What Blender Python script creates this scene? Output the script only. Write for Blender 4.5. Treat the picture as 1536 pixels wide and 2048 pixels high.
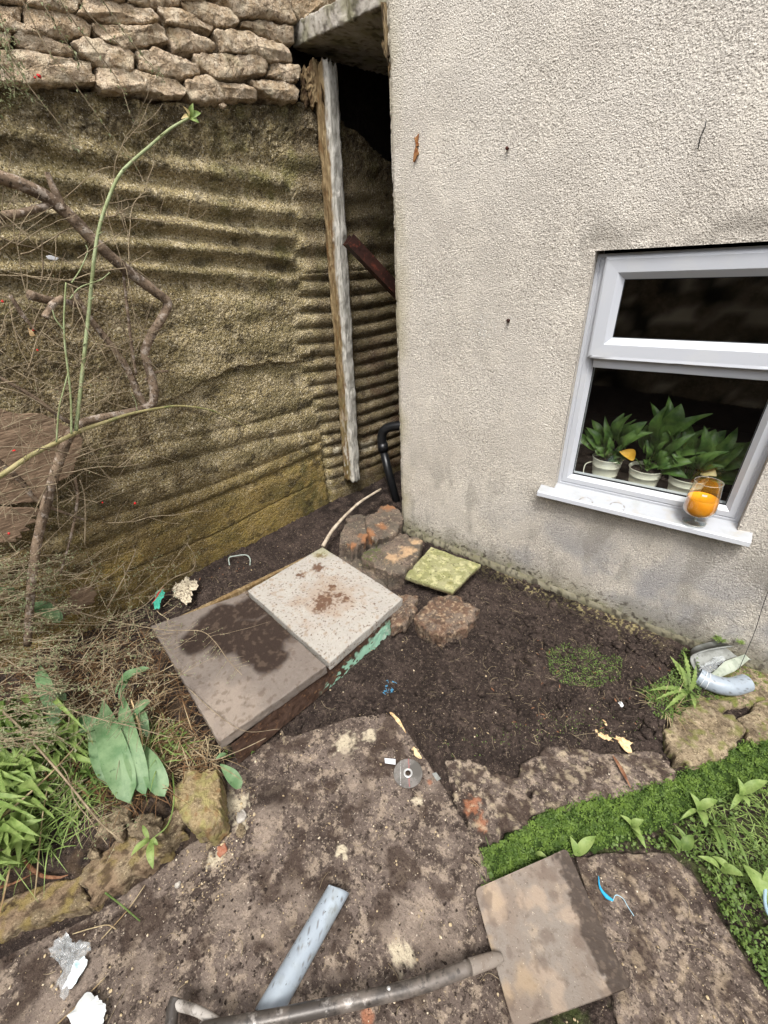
import bpy, math, random
import numpy as np
from mathutils import Matrix, Vector
rnd = random.Random(7); RS = np.random.RandomState(11)
for o in list(bpy.data.objects): bpy.data.objects.remove(o)
C = bpy.context.scene.collection; scn = bpy.context.scene
# ------------------------------------------------------------------ camera
F_ = 846.0; CX, CY = 768.0, 1024.0
nz = lambda v: v/np.linalg.norm(v)
_dn = nz(np.array([79, 1446, 846.])); _a = np.array([-1303, -424, 846.]); _a = _a-_dn*_a.dot(_dn)
_X = -nz(_a); _Z = -_dn; _Y = np.cross(_Z, _X); RM = np.array([_X, _Y, _Z])
CAM = np.array([1.47922811, -2.12727846, 1.65])
cam = bpy.data.cameras.new('camera'); camo = bpy.data.objects.new('camera', cam); C.objects.link(camo)
cam.sensor_fit = 'HORIZONTAL'; cam.sensor_width = 36; cam.lens = 36*F_/1536; cam.clip_start = 0.02; cam.clip_end = 200
m = Matrix.Identity(4)
cr, cd, cf = RM@np.array([1, 0, 0.]), RM@np.array([0, 1., 0]), RM@np.array([0, 0, 1.])
for i in range(3): m[i][0] = cr[i]; m[i][1] = -cd[i]; m[i][2] = -cf[i]; m[i][3] = CAM[i]
camo.matrix_world = m; scn.camera = camo
scn.render.resolution_x = 768; scn.render.resolution_y = 1024
# ------------------------------------------------------------------ light
SUN_EL, SUN_AZ = 62, 150          # azimuth clockwise from +Y
w = bpy.data.worlds.new('World'); scn.world = w; w.use_nodes = True
nt = w.node_tree; sk = nt.nodes.new('ShaderNodeTexSky'); sk.sky_type = 'NISHITA'; sk.sun_disc = False
sk.sun_elevation = math.radians(SUN_EL); sk.sun_rotation = math.radians(SUN_AZ); sk.air_density = 1.0; sk.dust_density = 4.0; sk.ozone_density = 0.6
hs = nt.nodes.new('ShaderNodeHueSaturation'); hs.inputs['Saturation'].default_value = 0.25
nt.links.new(sk.outputs[0], hs.inputs['Color']); bg = nt.nodes['Background']; bg.inputs[1].default_value = 0.15
nt.links.new(hs.outputs[0], bg.inputs[0])
sl = bpy.data.lights.new('sun', 'SUN'); sl.energy = 1.4; sl.angle = math.radians(14); sl.color = (1, .97, .92)
so = bpy.data.objects.new('sun', sl); C.objects.link(so)
az, el = math.radians(SUN_AZ), math.radians(SUN_EL)
so.rotation_euler = Vector((math.sin(az)*math.cos(el), math.cos(az)*math.cos(el), math.sin(el))).to_track_quat('Z', 'Y').to_euler()
scn.view_settings.view_transform = 'Standard'; scn.view_settings.look = 'None'; scn.view_settings.gamma = 1
scn.view_settings.exposure = 1.12
# ------------------------------------------------------------------ pixel -> place helpers
def ray(px, py): return RM@np.array([px-CX, py-CY, F_])
def g(px, py, z=0.): d = ray(px, py); return CAM+d*((z-CAM[2])/d[2])          # on a level plane
def hw(px, py, y=0.): d = ray(px, py); return CAM+d*((y-CAM[1])/d[1])         # on a plane parallel to the house wall
def lw(px, py, off=0.):                                                       # on the retaining wall face
    d = ray(px, py); t = (-0.709+off+0.101*CAM[1]-CAM[0])/(d[0]-0.101*d[1]); P = CAM+d*t
    if P[1] > 0.0:
        t = (-0.709+off+0.298*CAM[1]-CAM[0])/(d[0]-0.298*d[1]); P = CAM+d*t
    return P
def gw(px, py, z=0., off=.12):      # level plane, but never behind the retaining wall
    P = g(px, py, z); return P if P[0] > -.709+.101*P[1]+off else lw(px, py, off)
def gg(pts, z=0.): return np.array([g(p[0], p[1], z if len(p) < 3 else p[2]) for p in pts])
# ------------------------------------------------------------------ noise
def _h(i, j, k, s):
    n = (i*374761393+j*668265263+k*2147483647+s*974634777) & 0xffffffff
    n = ((n ^ (n >> 13))*1274126177) & 0xffffffff; n = ((n ^ (n >> 15))*2246822519) & 0xffffffff
    return ((n ^ (n >> 16)) & 0xffff)/32767.5-1
_G = np.array([(1, 1, 0), (-1, 1, 0), (1, -1, 0), (-1, -1, 0), (1, 0, 1), (-1, 0, 1), (1, 0, -1), (-1, 0, -1), (0, 1, 1), (0, -1, 1), (0, 1, -1), (0, -1, -1), (1, .5, .7), (-.7, 1, .5), (.5, -.7, 1), (-1, -.5, -.7)], float)
_Q = np.array([[.36, .48, -.8], [-.8, .6, 0], [.48, .64, .6]])
def vn(P, seed=0):                # gradient noise, about -1..1
    P = P@_Q.T; I = np.floor(P).astype(np.int64); f = P-I; u = f*f*f*(f*(f*6-15)+10); r = 0
    for a in (0, 1):
        for b in (0, 1):
            for c in (0, 1):
                wt = (u[:, 0] if a else 1-u[:, 0])*(u[:, 1] if b else 1-u[:, 1])*(u[:, 2] if c else 1-u[:, 2])
                gi = ((_h(I[:, 0]+a, I[:, 1]+b, I[:, 2]+c, seed)+1)*7.999).astype(int); gv = _G[gi]
                r = r+wt*(gv[:, 0]*(f[:, 0]-a)+gv[:, 1]*(f[:, 1]-b)+gv[:, 2]*(f[:, 2]-c))
    return r*1.35
def fbm(P, size, octs=4, seed=0, gain=.5):
    P = np.asarray(P, float)/size; r = 0; amp = 1; tot = 0
    for o in range(octs): r = r+amp*vn(P+17.3*o, seed+o); tot += amp; amp *= gain; P = P*2.03
    return r/tot
def sstep(a, b, x): t = np.clip((x-a)/(b-a), 0, 1); return t*t*(3-2*t)
def pdist(poly, X, Y):            # signed distance to a polygon (positive inside)
    poly = np.asarray(poly)[:, :2]; d = np.full(X.shape, 1e9); ins = np.zeros(X.shape, bool); n = len(poly)
    for i in range(n):
        a, b = poly[i], poly[(i+1) % n]; e = b-a; t = np.clip(((X-a[0])*e[0]+(Y-a[1])*e[1])/(e@e), 0, 1)
        d = np.minimum(d, np.hypot(X-a[0]-t*e[0], Y-a[1]-t*e[1]))
        c = ((a[1] > Y) != (b[1] > Y)); xx = a[0]+(Y-a[1])*(b[0]-a[0])/(b[1]-a[1]+1e-12); ins ^= (c & (X < xx))
    return np.where(ins, d, -d)
# ------------------------------------------------------------------ materials
MATS = {}
def srgb(h): h = h.lstrip('#'); return tuple(((int(h[i:i+2], 16)/255+.055)/1.055)**2.4 if int(h[i:i+2], 16) > 10 else int(h[i:i+2], 16)/3295 for i in (0, 2, 4))
def mat(name, base, layers=(), bumps=(), rough=.9, spec=.25, tint=False, metal=0, sss=0, trans=0, ior=1.45, stretch=None, alpha=None, extra=None):
    """layers: (colour, kind, scale, lo, hi, amount)   bumps: (kind, scale, height in m)"""
    if isinstance(base, str): base = srgb(base)
    mt = bpy.data.materials.new(name); mt.use_nodes = True; t = mt.node_tree; N = t.nodes; L = t.links
    b = N['Principled BSDF']; b.inputs['Roughness'].default_value = rough; b.inputs['Specular IOR Level'].default_value = spec
    b.inputs['Metallic'].default_value = metal; b.inputs['Transmission Weight'].default_value = trans; b.inputs['IOR'].default_value = ior
    geo = N.new('ShaderNodeNewGeometry'); pos = geo.outputs['Position']
    if stretch:
        mp = N.new('ShaderNodeMapping'); mp.inputs['Scale'].default_value = stretch; L.new(pos, mp.inputs[0]); pos = mp.outputs[0]
    def tex(kind, sc, det=6):
        if kind[0] == 'v':
            v = N.new('ShaderNodeTexVoronoi'); v.inputs['Scale'].default_value = sc; v.feature = {'v': 'F1', 've': 'DISTANCE_TO_EDGE', 'vs': 'SMOOTH_F1'}.get(kind, 'F1')
            L.new(pos, v.inputs['Vector']); return v.outputs['Color'] if kind == 'vc' else v.outputs['Distance']
        v = N.new('ShaderNodeTexNoise'); v.inputs['Scale'].default_value = sc; v.inputs['Detail'].default_value = det; v.inputs['Roughness'].default_value = .62 if kind != 'n1' else .45
        if kind == 'nd': v.inputs['Distortion'].default_value = 1.2
        L.new(pos, v.inputs['Vector']); return v.outputs['Fac']
    rgb = N.new('ShaderNodeRGB'); rgb.outputs[0].default_value = (*base, 1); col = rgb.outputs[0]
    def mix(col, c2, fac):
        mx = N.new('ShaderNodeMix'); mx.data_type = 'RGBA'; L.new(fac, mx.inputs['Factor']); L.new(col, mx.inputs['A'])
        if hasattr(c2, 'is_linked'): L.new(c2, mx.inputs['B'])
        else: mx.inputs['B'].default_value = (*c2, 1)
        return mx.outputs['Result']
    def rampf(f, lo, hi, am):
        r = N.new('ShaderNodeMapRange'); r.interpolation_type = 'SMOOTHSTEP'; r.inputs['From Min'].default_value = lo; r.inputs['From Max'].default_value = hi
        r.inputs['To Max'].default_value = am; L.new(f, r.inputs['Value']); return r.outputs['Result']
    late = []
    for ly in layers:
        (c, kind, sc, lo, hi, am) = ly[:6]
        if len(ly) > 6: late.append(ly); continue
        if isinstance(c, str): c = srgb(c)
        col = mix(col, c, rampf(tex(kind, sc), lo, hi, am))
    if tint:
        at = N.new('ShaderNodeAttribute'); at.attribute_name = 'tint'; col = mix(col, at.outputs['Color'], at.outputs['Alpha'])
    for ly in late:                                              # layers that lie over the stains too
        (c, kind, sc, lo, hi, am) = ly[:6]
        if isinstance(c, str): c = srgb(c)
        col = mix(col, c, rampf(tex(kind, sc), lo, hi, am))
    L.new(col, b.inputs['Base Color'])
    nrm = None
    for (kind, sc, ht) in bumps:
        bp = N.new('ShaderNodeBump'); bp.inputs['Distance'].default_value = abs(ht); bp.inputs['Strength'].default_value = 1; bp.invert = ht < 0
        L.new(tex(kind, sc, 4), bp.inputs['Height'])
        if nrm: L.new(nrm, bp.inputs['Normal'])
        nrm = bp.outputs['Normal']
    if nrm: L.new(nrm, b.inputs['Normal'])
    if sss: b.inputs['Subsurface Weight'].default_value = sss; b.inputs['Subsurface Radius'].default_value = (.01, .01, .004)
    MATS[name] = mt; mt['tinted'] = bool(tint)
    return mt
def leafmat(name, c1, c2, c3=None, sc=30, rough=.5, tr=.35):
    layers = [(c2, 'n', sc, .35, .65, .9)]
    if c3: layers.append((c3, 'n', sc*3.3, .6, .72, .8))
    mt = mat(name, c1, layers, [('n', 160, .0012)], rough=rough, spec=.4)
    N = mt.node_tree.nodes; L = mt.node_tree.links; b = N['Principled BSDF']; out = N['Material Output']
    tl = N.new('ShaderNodeBsdfTranslucent'); ms = N.new('ShaderNodeMixShader'); ms.inputs[0].default_value = tr
    src = b.inputs['Base Color'].links[0].from_socket; L.new(src, tl.inputs['Color']); L.new(b.outputs[0], ms.inputs[1]); L.new(tl.outputs[0], ms.inputs[2]); L.new(ms.outputs[0], out.inputs[0])
    return mt
# ------------------------------------------------------------------ objects
def tag(o, label=None, cat=None, group=None, kind=None):
    if label: o['label'] = label
    if cat: o['category'] = cat
    if group: o['group'] = group
    if kind: o['kind'] = kind
    return o
def thing(name, label, cat, loc=(0, 0, 0), group=None):
    o = bpy.data.objects.new(name, None); C.objects.link(o); o.location = tuple(float(v) for v in loc); o.empty_display_size = .05
    return tag(o, label, cat, group)
def wloc(o):
    p = np.array(o.location)
    return p if o.parent is None else p+wloc(o.parent)
def mk(name, V, Fc, mt, parent=None, label=None, cat=None, group=None, kind=None, smooth=True, tint=None):
    V = np.asarray(V, float)
    if parent is None: org = np.array([(V[:, 0].min()+V[:, 0].max())/2, (V[:, 1].min()+V[:, 1].max())/2, V[:, 2].min()]); loc = org
    else: org = wloc(parent); loc = np.zeros(3)
    me = bpy.data.meshes.new(name); Vl = (V-org).astype(np.float32)
    if isinstance(Fc, np.ndarray):
        k = Fc.shape[1]; n = len(Fc); me.vertices.add(len(V)); me.vertices.foreach_set('co', Vl.ravel()); me.loops.add(n*k); me.loops.foreach_set('vertex_index', Fc.astype(np.int32).ravel())
        me.polygons.add(n); me.polygons.foreach_set('loop_start', np.arange(0, n*k, k, dtype=np.int32)); me.update(calc_edges=True)
    else: me.from_pydata(Vl.tolist(), [], Fc); me.update()
    if smooth: me.polygons.foreach_set('use_smooth', np.ones(len(me.polygons), bool))
    if tint is None and mt.get('tinted'): tint = np.zeros((len(V), 4))
    if tint is not None:
        at = me.color_attributes.new('tint', 'FLOAT_COLOR', 'POINT'); at.data.foreach_set('color', np.asarray(tint, np.float32).ravel())
    me.materials.append(mt); o = bpy.data.objects.new(name, me); C.objects.link(o); o.location = tuple(loc)
    if parent is not None: o.parent = parent
    return tag(o, label, cat, group, kind)
class Acc:
    def __init__(s): s.V = []; s.F = []; s.n = 0
    def add(s, V, Fc):
        s.V.append(np.asarray(V, float)); n = s.n; s.F.extend([tuple(int(i)+n for i in f) for f in Fc]); s.n += len(V); return s
    def mk(s, name, mt, parent=None, **k): return mk(name, np.vstack(s.V), s.F, mt, parent, **k)
def gridf(nu, nv, wrap=False):
    i = np.arange(nu if wrap else nu-1)[:, None]; j = np.arange(nv-1)[None]; i2 = (i+1) % nu
    return np.stack([i*nv+j, i2*nv+j, i2*nv+j+1, i*nv+j+1], -1).reshape(-1, 4)
def spline(pts, n=8):
    P = np.asarray(pts, float)
    if len(P) < 3: t = np.linspace(0, 1, n+1)[:, None]; return P[0]*(1-t)+P[-1]*t
    Q = np.vstack([2*P[0]-P[1], P, 2*P[-1]-P[-2]]); out = []
    for i in range(len(P)-1):
        p0, p1, p2, p3 = Q[i:i+4]
        for t in np.arange(n)/n: out.append(.5*((2*p1)+(-p0+p2)*t+(2*p0-5*p1+4*p2-p3)*t*t+(-p0+3*p1-3*p2+p3)*t**3))
    out.append(P[-1]); return np.array(out)
def tube(pts, r, n=8, cap=True, rough=0, seed=0, flat=1):
    P = np.asarray(pts, float); m_ = len(P); r = np.interp(np.linspace(0, 1, m_), np.linspace(0, 1, len(np.atleast_1d(r))), np.atleast_1d(r)) if np.ndim(r) else np.full(m_, r)
    T = np.gradient(P, axis=0); T /= np.linalg.norm(T, axis=1)[:, None]+1e-12
    u = np.cross(T[0], [0, 0, 1.]); u = u if np.linalg.norm(u) > 1e-3 else np.array([1., 0, 0]); V = []
    for i in range(m_):
        u = u-T[i]*u.dot(T[i]); u /= np.linalg.norm(u)+1e-12; v = np.cross(T[i], u)
        a = np.arange(n)*2*math.pi/n; V.append(P[i]+r[i]*(np.cos(a)[:, None]*u+flat*np.sin(a)[:, None]*v))
    V = np.vstack(V)
    if rough: d = V-np.repeat(P, n, 0); V = V+d*(fbm(V, .03, 3, seed)*rough)[:, None]
    Fc = []
    for i in range(m_-1):
        for j in range(n): Fc.append((i*n+j, i*n+(j+1) % n, (i+1)*n+(j+1) % n, (i+1)*n+j))
    if cap: Fc.append(tuple(range(n))[::-1]); Fc.append(tuple((m_-1)*n+j for j in range(n)))
    return V, Fc
def lathe(prof, c, n=40, axis=None):
    prof = np.asarray(prof, float); a = np.arange(n)*2*math.pi/n; u, v, ww = (np.array([1., 0, 0]), np.array([0, 1., 0]), np.array([0, 0, 1.])) if axis is None else axis
    V = np.asarray(c)+prof[:, 0][None, :, None]*(np.cos(a)[:, None, None]*u+np.sin(a)[:, None, None]*v)+prof[:, 1][None, :, None]*ww
    return V.reshape(-1, 3), gridf(n, len(prof), True)
def box(lo, hi, bev=0.0, n=None):
    lo = np.array(lo, float); hi = np.array(hi, float)
    if bev <= 0:
        V = [(x, y, z) for x in (lo[0], hi[0]) for y in (lo[1], hi[1]) for z in (lo[2], hi[2])]
        return np.array(V), [(0, 1, 3, 2), (4, 6, 7, 5), (0, 4, 5, 1), (2, 3, 7, 6), (0, 2, 6, 4), (1, 5, 7, 3)]
    return outline3(np.array([[lo[0], lo[1], hi[2]], [hi[0], lo[1], hi[2]], [hi[0], hi[1], hi[2]], [lo[0], hi[1], hi[2]]]), (0, 0, 1), hi[2]-lo[2], bev, .02)
def outline3(poly, nrm, thick, rr=.01, res=.006, bulge=0., wob=0., seed=0, smoothing=0, taper=0.):
    """solid whose top face is the (star-shaped) polygon; rounded edge rr, extruded -nrm by thick"""
    P = np.asarray(poly, float); nrm = nz(np.asarray(nrm, float)); c = P.mean(0); u = nz(np.cross(nrm, [0.3, 1, .2])); v = np.cross(nrm, u)
    q = np.stack([(P-c)@u, (P-c)@v, (P-c)@nrm], -1)
    if smoothing: q = spline(np.vstack([q, q[:1]]), smoothing)[:-1]
    ring = np.vstack([q, q[:1]]); sl_ = np.r_[0, np.cumsum(np.hypot(*(np.diff(ring[:, :2], axis=0)).T))]
    n = int(max(16, min(900, sl_[-1]/res))); s = np.linspace(0, sl_[-1], n, endpoint=False)
    R = np.stack([np.interp(s, sl_, ring[:, k]) for k in range(3)], -1); rad = np.hypot(R[:, 0], R[:, 1])
    if wob: R[:, :2] *= (1+wob*fbm(np.c_[R[:, :2]*1., np.full(n, seed*3.7)], max(.05, rad.mean()*.35), 4, seed)/rad.mean()*1.0)[:, None]
    rad = np.hypot(R[:, 0], R[:, 1]); rr = min(rr, rad.min()*.6, thick*.5); prof = []
    k = int(max(3, rad.mean()/res))
    for f in np.linspace(0.0, 1, k): prof.append(('i', f, 0))
    for a in np.linspace(0, math.pi/2, 5)[1:]: prof.append(('e', rr*(1-math.sin(a)), rr*(1-math.cos(a))))
    for f in np.linspace(0, 1, max(2, int(thick/res)//1))[1:]: prof.append(('e', -taper*f, rr+(thick-2*rr)*f))
    for a in np.linspace(0, math.pi/2, 4)[1:]: prof.append(('e', -taper+rr*(1-math.cos(a)), thick-rr+rr*math.sin(a)))
    for f in np.linspace(1, 0.02, max(2, k//2))[1:]: prof.append(('i2', f, thick))
    L_ = []
    for kd, a, h in prof:
        if kd == 'i': sc = a*(rad-rr)/rad; hh = bulge*(1-a*a)
        elif kd == 'e': sc = (rad-a)/rad; hh = 0
        else: sc = a*(rad-rr+taper)/rad; hh = 0
        L_.append(c+(R[:, 0]*sc)[:, None]*u+(R[:, 1]*sc)[:, None]*v+((R[:, 2]*np.minimum(sc, 1)) + hh - h)[:, None]*nrm)
    V = np.stack(L_, 1).reshape(-1, 3)
    return V, gridf(n, len(prof), True)
def vnormals(V, Fq):
    a, b, c = V[Fq[:, 0]], V[Fq[:, 1]], V[Fq[:, 2]]; fn = np.cross(V[Fq[:, 2]]-a, V[Fq[:, 3]]-b); N = np.zeros_like(V)
    for k in range(4): np.add.at(N, Fq[:, k], fn)
    return N/(np.linalg.norm(N, axis=1)[:, None]+1e-15)
def rough(V, Fq, specs):
    """push the surface along its normals; specs: (size, amplitude, octaves, seed)"""
    N = vnormals(V, Fq); c = V.mean(0); d = 0
    for (size, amp, octs, seed) in specs: d = d+amp*fbm(V, size, octs, seed)
    return V+N*d[:, None]
def solid(name, poly, nrm, thick, mt, parent=None, rr=.01, res=.006, bulge=0., wob=0., seed=0, noise=(), smoothing=0, taper=0., tintf=None, **k):
    V, Fq = outline3(poly, nrm, thick, rr, res, bulge, wob, seed, smoothing, taper)
    if np.linalg.norm(nrm) and noise: V = rough(V, Fq, noise)
    return mk(name, V, Fq, mt, parent, tint=(tintf(V) if tintf else None), **k)
def leaf(base, tip, width, up=(0, 0, 1), curl=.15, fold=.25, n=8, wave=0., shape=.9, blunt=.95):
    b, t = np.asarray(base, float), np.asarray(tip, float); L_ = np.linalg.norm(t-b)+1e-9; d = (t-b)/L_; up = np.asarray(up, float); s = nz(np.cross(d, up)+1e-6); nn = np.cross(s, d)
    V = []
    for i in range(n+1):
        x = i/n; pa_ = shape*.8; pb_ = blunt; xm_ = pa_/(pa_+pb_); wdt = width*.5*((max(x, 1e-4)**pa_*max(1-x, 0)**pb_)/(xm_**pa_*(1-xm_)**pb_)*.98+.02); h = curl*L_*math.sin(math.pi*x); p = b+d*L_*x+nn*h
        wv = wave*L_*math.sin(x*14)
        V += [p-s*wdt+nn*(wdt*fold+wv), p-s*wdt*.5+nn*wdt*fold*.35, p, p+s*wdt*.5+nn*wdt*fold*.35, p+s*wdt+nn*(wdt*fold-wv)]
    return np.array(V), [(i*5+j, i*5+j+1, i*5+j+6, i*5+j+5) for i in range(n) for j in range(4)]
def blade(base, d, L_, wd, droop, n=5):
    p = np.array(base, float); d = nz(np.array(d, float)); s = nz(np.cross(d, [0, 0, 1.])+1e-5); V = []
    for i in range(n+1):
        f = i/n; ww = wd*.5*(1-f**2.2)+.0002; V += [p-s*ww, p+s*ww]; d = nz(d+np.array([0, 0, -droop/n])); p = p+d*L_/n
    return np.array(V), [(2*i, 2*i+1, 2*i+3, 2*i+2) for i in range(n)]
def ico():
    t = (1+5**.5)/2; v = np.array([(-1, t, 0), (1, t, 0), (-1, -t, 0), (1, -t, 0), (0, -1, t), (0, 1, t), (0, -1, -t), (0, 1, -t), (t, 0, -1), (t, 0, 1), (-t, 0, -1), (-t, 0, 1)])/math.sqrt(1+t*t)
    f = [(0, 11, 5), (0, 5, 1), (0, 1, 7), (0, 7, 10), (0, 10, 11), (1, 5, 9), (5, 11, 4), (11, 10, 2), (10, 7, 6), (7, 1, 8), (3, 9, 4), (3, 4, 2), (3, 2, 6), (3, 6, 8), (3, 8, 9), (4, 9, 5), (2, 4, 11), (6, 2, 10), (8, 6, 7), (9, 8, 1)]
    v = v.tolist(); cache = {}; F2 = []
    def mid(a, b):
        k = (min(a, b), max(a, b))
        if k not in cache: p = (np.array(v[a])+v[b])/2; v.append((p/np.linalg.norm(p)).tolist()); cache[k] = len(v)-1
        return cache[k]
    for a, b, c in f: x, y, z = mid(a, b), mid(b, c), mid(c, a); F2 += [(a, x, z), (b, y, x), (c, z, y), (x, y, z)]
    return np.array(v), np.array(F2)
ICO = ico()
def pebbles(pts, sizes, seed=0, squash=.6):
    """many small lumps as one triangle mesh"""
    iv, if_ = ICO; n = len(pts); rs = np.random.RandomState(seed); V = np.repeat(iv[None], n, 0)
    V = V*(1+.28*rs.randn(n, len(iv), 1)*.6); V = V*(1+.35*rs.uniform(-1, 1, (n, 1, 3))); V[:, :, 2] *= squash
    a = rs.uniform(0, 6.28, n); ca, sa = np.cos(a)[:, None], np.sin(a)[:, None]; X = V[:, :, 0]*ca-V[:, :, 1]*sa; Y = V[:, :, 0]*sa+V[:, :, 1]*ca
    V = np.stack([X, Y, V[:, :, 2]], -1)*np.asarray(sizes)[:, None, None]+np.asarray(pts)[:, None, :]
    Fc = (if_[None]+(np.arange(n)*len(iv))[:, None, None]).reshape(-1, 3)
    return V.reshape(-1, 3), Fc
def tinter(*specs):
    """specs: (colour, fn(V)->alpha)"""
    def f(V):
        col = np.zeros((len(V), 3)); al = np.zeros(len(V))
        for c, fn in specs:
            if isinstance(c, str): c = srgb(c)
            a = np.clip(fn(V), 0, 1); na = al+a*(1-al); k = np.where(na > 1e-6, a/np.maximum(na, 1e-6), 0)[:, None]; col = col*(1-k)+np.array(c)*k; al = na
        return np.c_[col, al]
    return f
def blob(cpt, r, soft=.5, nz_=.5, size=.05, seed=0, stretch=(1, 1, 1)):
    """irregular round stain about a point"""
    cpt = np.array(cpt)
    return lambda V: 1-sstep(1-soft, 1+soft*.3, np.linalg.norm((V-cpt)/np.array(stretch), axis=1)/r+nz_*fbm(V, size, 4, seed))
def spots(size, lo, hi, seed=0, am=1.): return lambda V: am*sstep(lo, hi, fbm(V, size, 4, seed))

# ------------------------------------------------------------------ material library
m_soil = mat('dark_soil', '#4e423c', [('#332a26', 'n', 9, .38, .6, .8), ('#6e5f55', 'n', 45, .52, .68, .75), ('#201915', 'n', 75, .52, .62, .8), ('#ab9a87', 'n', 150, .60, .66, .75)], [('n', 36, .026), ('n', 110, .016), ('n', 300, .006)], tint=True)
m_flag = mat('dirty_flagstone', '#6b5f57', [('#554a43', 'n', 5, .42, .58, .8), ('#382e29', 'nd', 9, .50, .60, .75), ('#958676', 'n', 22, .52, .60, .75), ('#2c241f', 'n', 60, .54, .61, .75), ('#a39484', 'n', 110, .57, .63, .6), ('#d2c6b4', 'n', 80, .67, .70, .9, 1), ('#29211c', 'n', 140, .60, .64, .7, 1)], [('n', 20, .010), ('n', 70, .007), ('n', 220, .003)], tint=True)
m_lime = mat('cream_limestone', '#c6b299', [('#a89173', 'n', 12, .38, .6, .7), ('#ddcfb8', 'n', 26, .48, .66, .8), ('#8f785f', 'n', 45, .54, .66, .6), ('#54432f', 'n', 90, .56, .64, .65), ('#eadfca', 'n', 150, .57, .66, .6)], [('n', 22, .016), ('n', 70, .012), ('n', 220, .005)], tint=True)
m_lime2 = mat('dull_tan_limestone', '#94846c', [('#6f614c', 'n', 10, .40, .6, .8), ('#b3a284', 'n', 28, .5, .66, .7), ('#514434', 'n', 60, .53, .64, .7), ('#c9b997', 'n', 130, .56, .66, .6), ('#3a3026', 'n', 150, .55, .63, .6)], [('n', 26, .012), ('n', 90, .009), ('n', 260, .004)], tint=True)
m_rock = mat('brown_field_rock', '#75675b', [('#554a42', 'n', 8, .42, .6, .8), ('#94826f', 'n', 24, .54, .68, .6), ('#2f2924', 'n', 70, .55, .63, .7), ('#c0b09a', 'n', 120, .6, .66, .6)], [('n', 30, .010), ('n', 120, .008)], tint=True)
m_conc = mat('weathered_concrete', '#b1aba1', [('#98918a', 'n', 8, .38, .65, .7), ('#c6c0b6', 'n', 34, .5, .68, .6), ('#7d7264', 'n', 130, .58, .66, .55), ('#4f443b', 'n', 70, .66, .7, .7)], [('n', 60, .003), ('n', 240, .002)], tint=True)
m_oldconc = mat('board_marked_concrete', '#a89870', [('#82744f', 'n', 3.2, .40, .6, .6), ('#cbbb98', 'n', 12, .48, .66, .7), ('#75664a', 'n', 20, .54, .7, .5), ('#ded2b8', 'n', 105, .53, .63, .85), ('#33291c', 'n', 120, .545, .62, .85), ('#ece3cf', 'n', 210, .60, .67, .7, 1), ('#2a2217', 'n', 190, .585, .65, .75, 1)], [('v', 85, -.010), ('n', 50, .010), ('n', 150, .009)], tint=True)
m_render = mat('roughcast_render', '#c9c2b8', [('#b6aea3', 'n', 1.6, .4, .6, .5), ('#ded6c9', 'n', 6, .45, .68, .5), ('#7d766b', 'n1', 190, .435, .33, .75), ('#efe8da', 'n1', 190, .54, .66, .8), ('#978e81', 'n', 50, .58, .7, .3)], [('n1', 190, .009), ('n', 420, .002)], tint=True)  # crevices darker, crests paler in colour: dirt that doubles as relief shading
m_upvc = mat('white_upvc', '#b9bcc2', [('#c3c4c3', 'n', 5, .45, .7, .5), ('#a5a196', 'n', 60, .66, .74, .35), ('#6a665c', 'n', 170, .73, .78, .4)], [('n', 90, .0003)], rough=.35, spec=.5, tint=True)
m_wood = mat('rotten_timber', '#94805f', [('#6b573b', 'n', 5, .4, .6, .8), ('#b8a37d', 'n', 14, .5, .65, .7), ('#3b2b1a', 'n', 22, .58, .68, .9)], [('n', 16, .012), ('n', 50, .004)], stretch=(6, 6, .8), tint=True)
m_oldply = mat('grey_weathered_board', '#85705c', [('#6a5848', 'n', 5, .4, .6, .8), ('#a08b74', 'n', 14, .5, .7, .7), ('#3d3028', 'n', 30, .6, .7, .7)], [('n', 20, .006)], stretch=(1, 1, 5))
m_rust = mat('rusty_steel', '#3d2620', [('#2a1a16', 'n', 12, .4, .6, .9), ('#7a4030', 'n', 30, .55, .7, .6)], [('n', 80, .002)], rough=.6, metal=.3)
m_black = mat('black_plastic', '#17181a', [('#2c2d2e', 'n', 20, .5, .7, .5)], rough=.35, spec=.5)
m_greyp = mat('grey_plastic_pipe', '#98a2ab', [('#868f98', 'n', 6, .4, .6, .6), ('#7c7f7d', 'n', 40, .56, .68, .5), ('#2e2925', 'n', 70, .66, .69, .9), ('#4b433c', 'n', 190, .66, .7, .5)], [('n', 60, .0006)], rough=.38, spec=.45, tint=True)
m_hood = mat('faded_grey_plastic', '#8b8d89', [('#6a6b66', 'n', 14, .4, .6, .8), ('#3a3732', 'n', 60, .6, .7, .7)], [('n', 90, .001)], rough=.6)
m_steel = mat('muddy_shovel_steel', '#7b7269', [('#74665a', 'n', 6, .40, .6, .8), ('#ab987f', 'n', 10, .55, .72, .6), ('#5c4f45', 'n', 30, .54, .68, .6), ('#50443b', 'n', 140, .58, .66, .55), ('#cdbfab', 'n', 160, .64, .70, .6)], [('n', 40, .0015), ('n', 200, .001)], rough=.65, spec=.4, tint=True)
m_shaft = mat('worn_black_tube', '#4a4541', [('#7d746c', 'n', 8, .46, .6, .7), ('#b0aaa4', 'n', 26, .57, .66, .6), ('#1d1a18', 'n', 50, .55, .65, .6)], [('n', 90, .0006)], rough=.38, spec=.5, metal=.2)
m_bark = mat('grey_brown_bark', '#83715f', [('#54463a', 'n', 14, .42, .6, .8), ('#a99d91', 'n', 30, .52, .60, .7), ('#352b24', 'n', 70, .56, .64, .8), ('#c9beb0', 'n', 150, .62, .68, .6)], [('n', 40, .006), ('n', 140, .003)])
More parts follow.
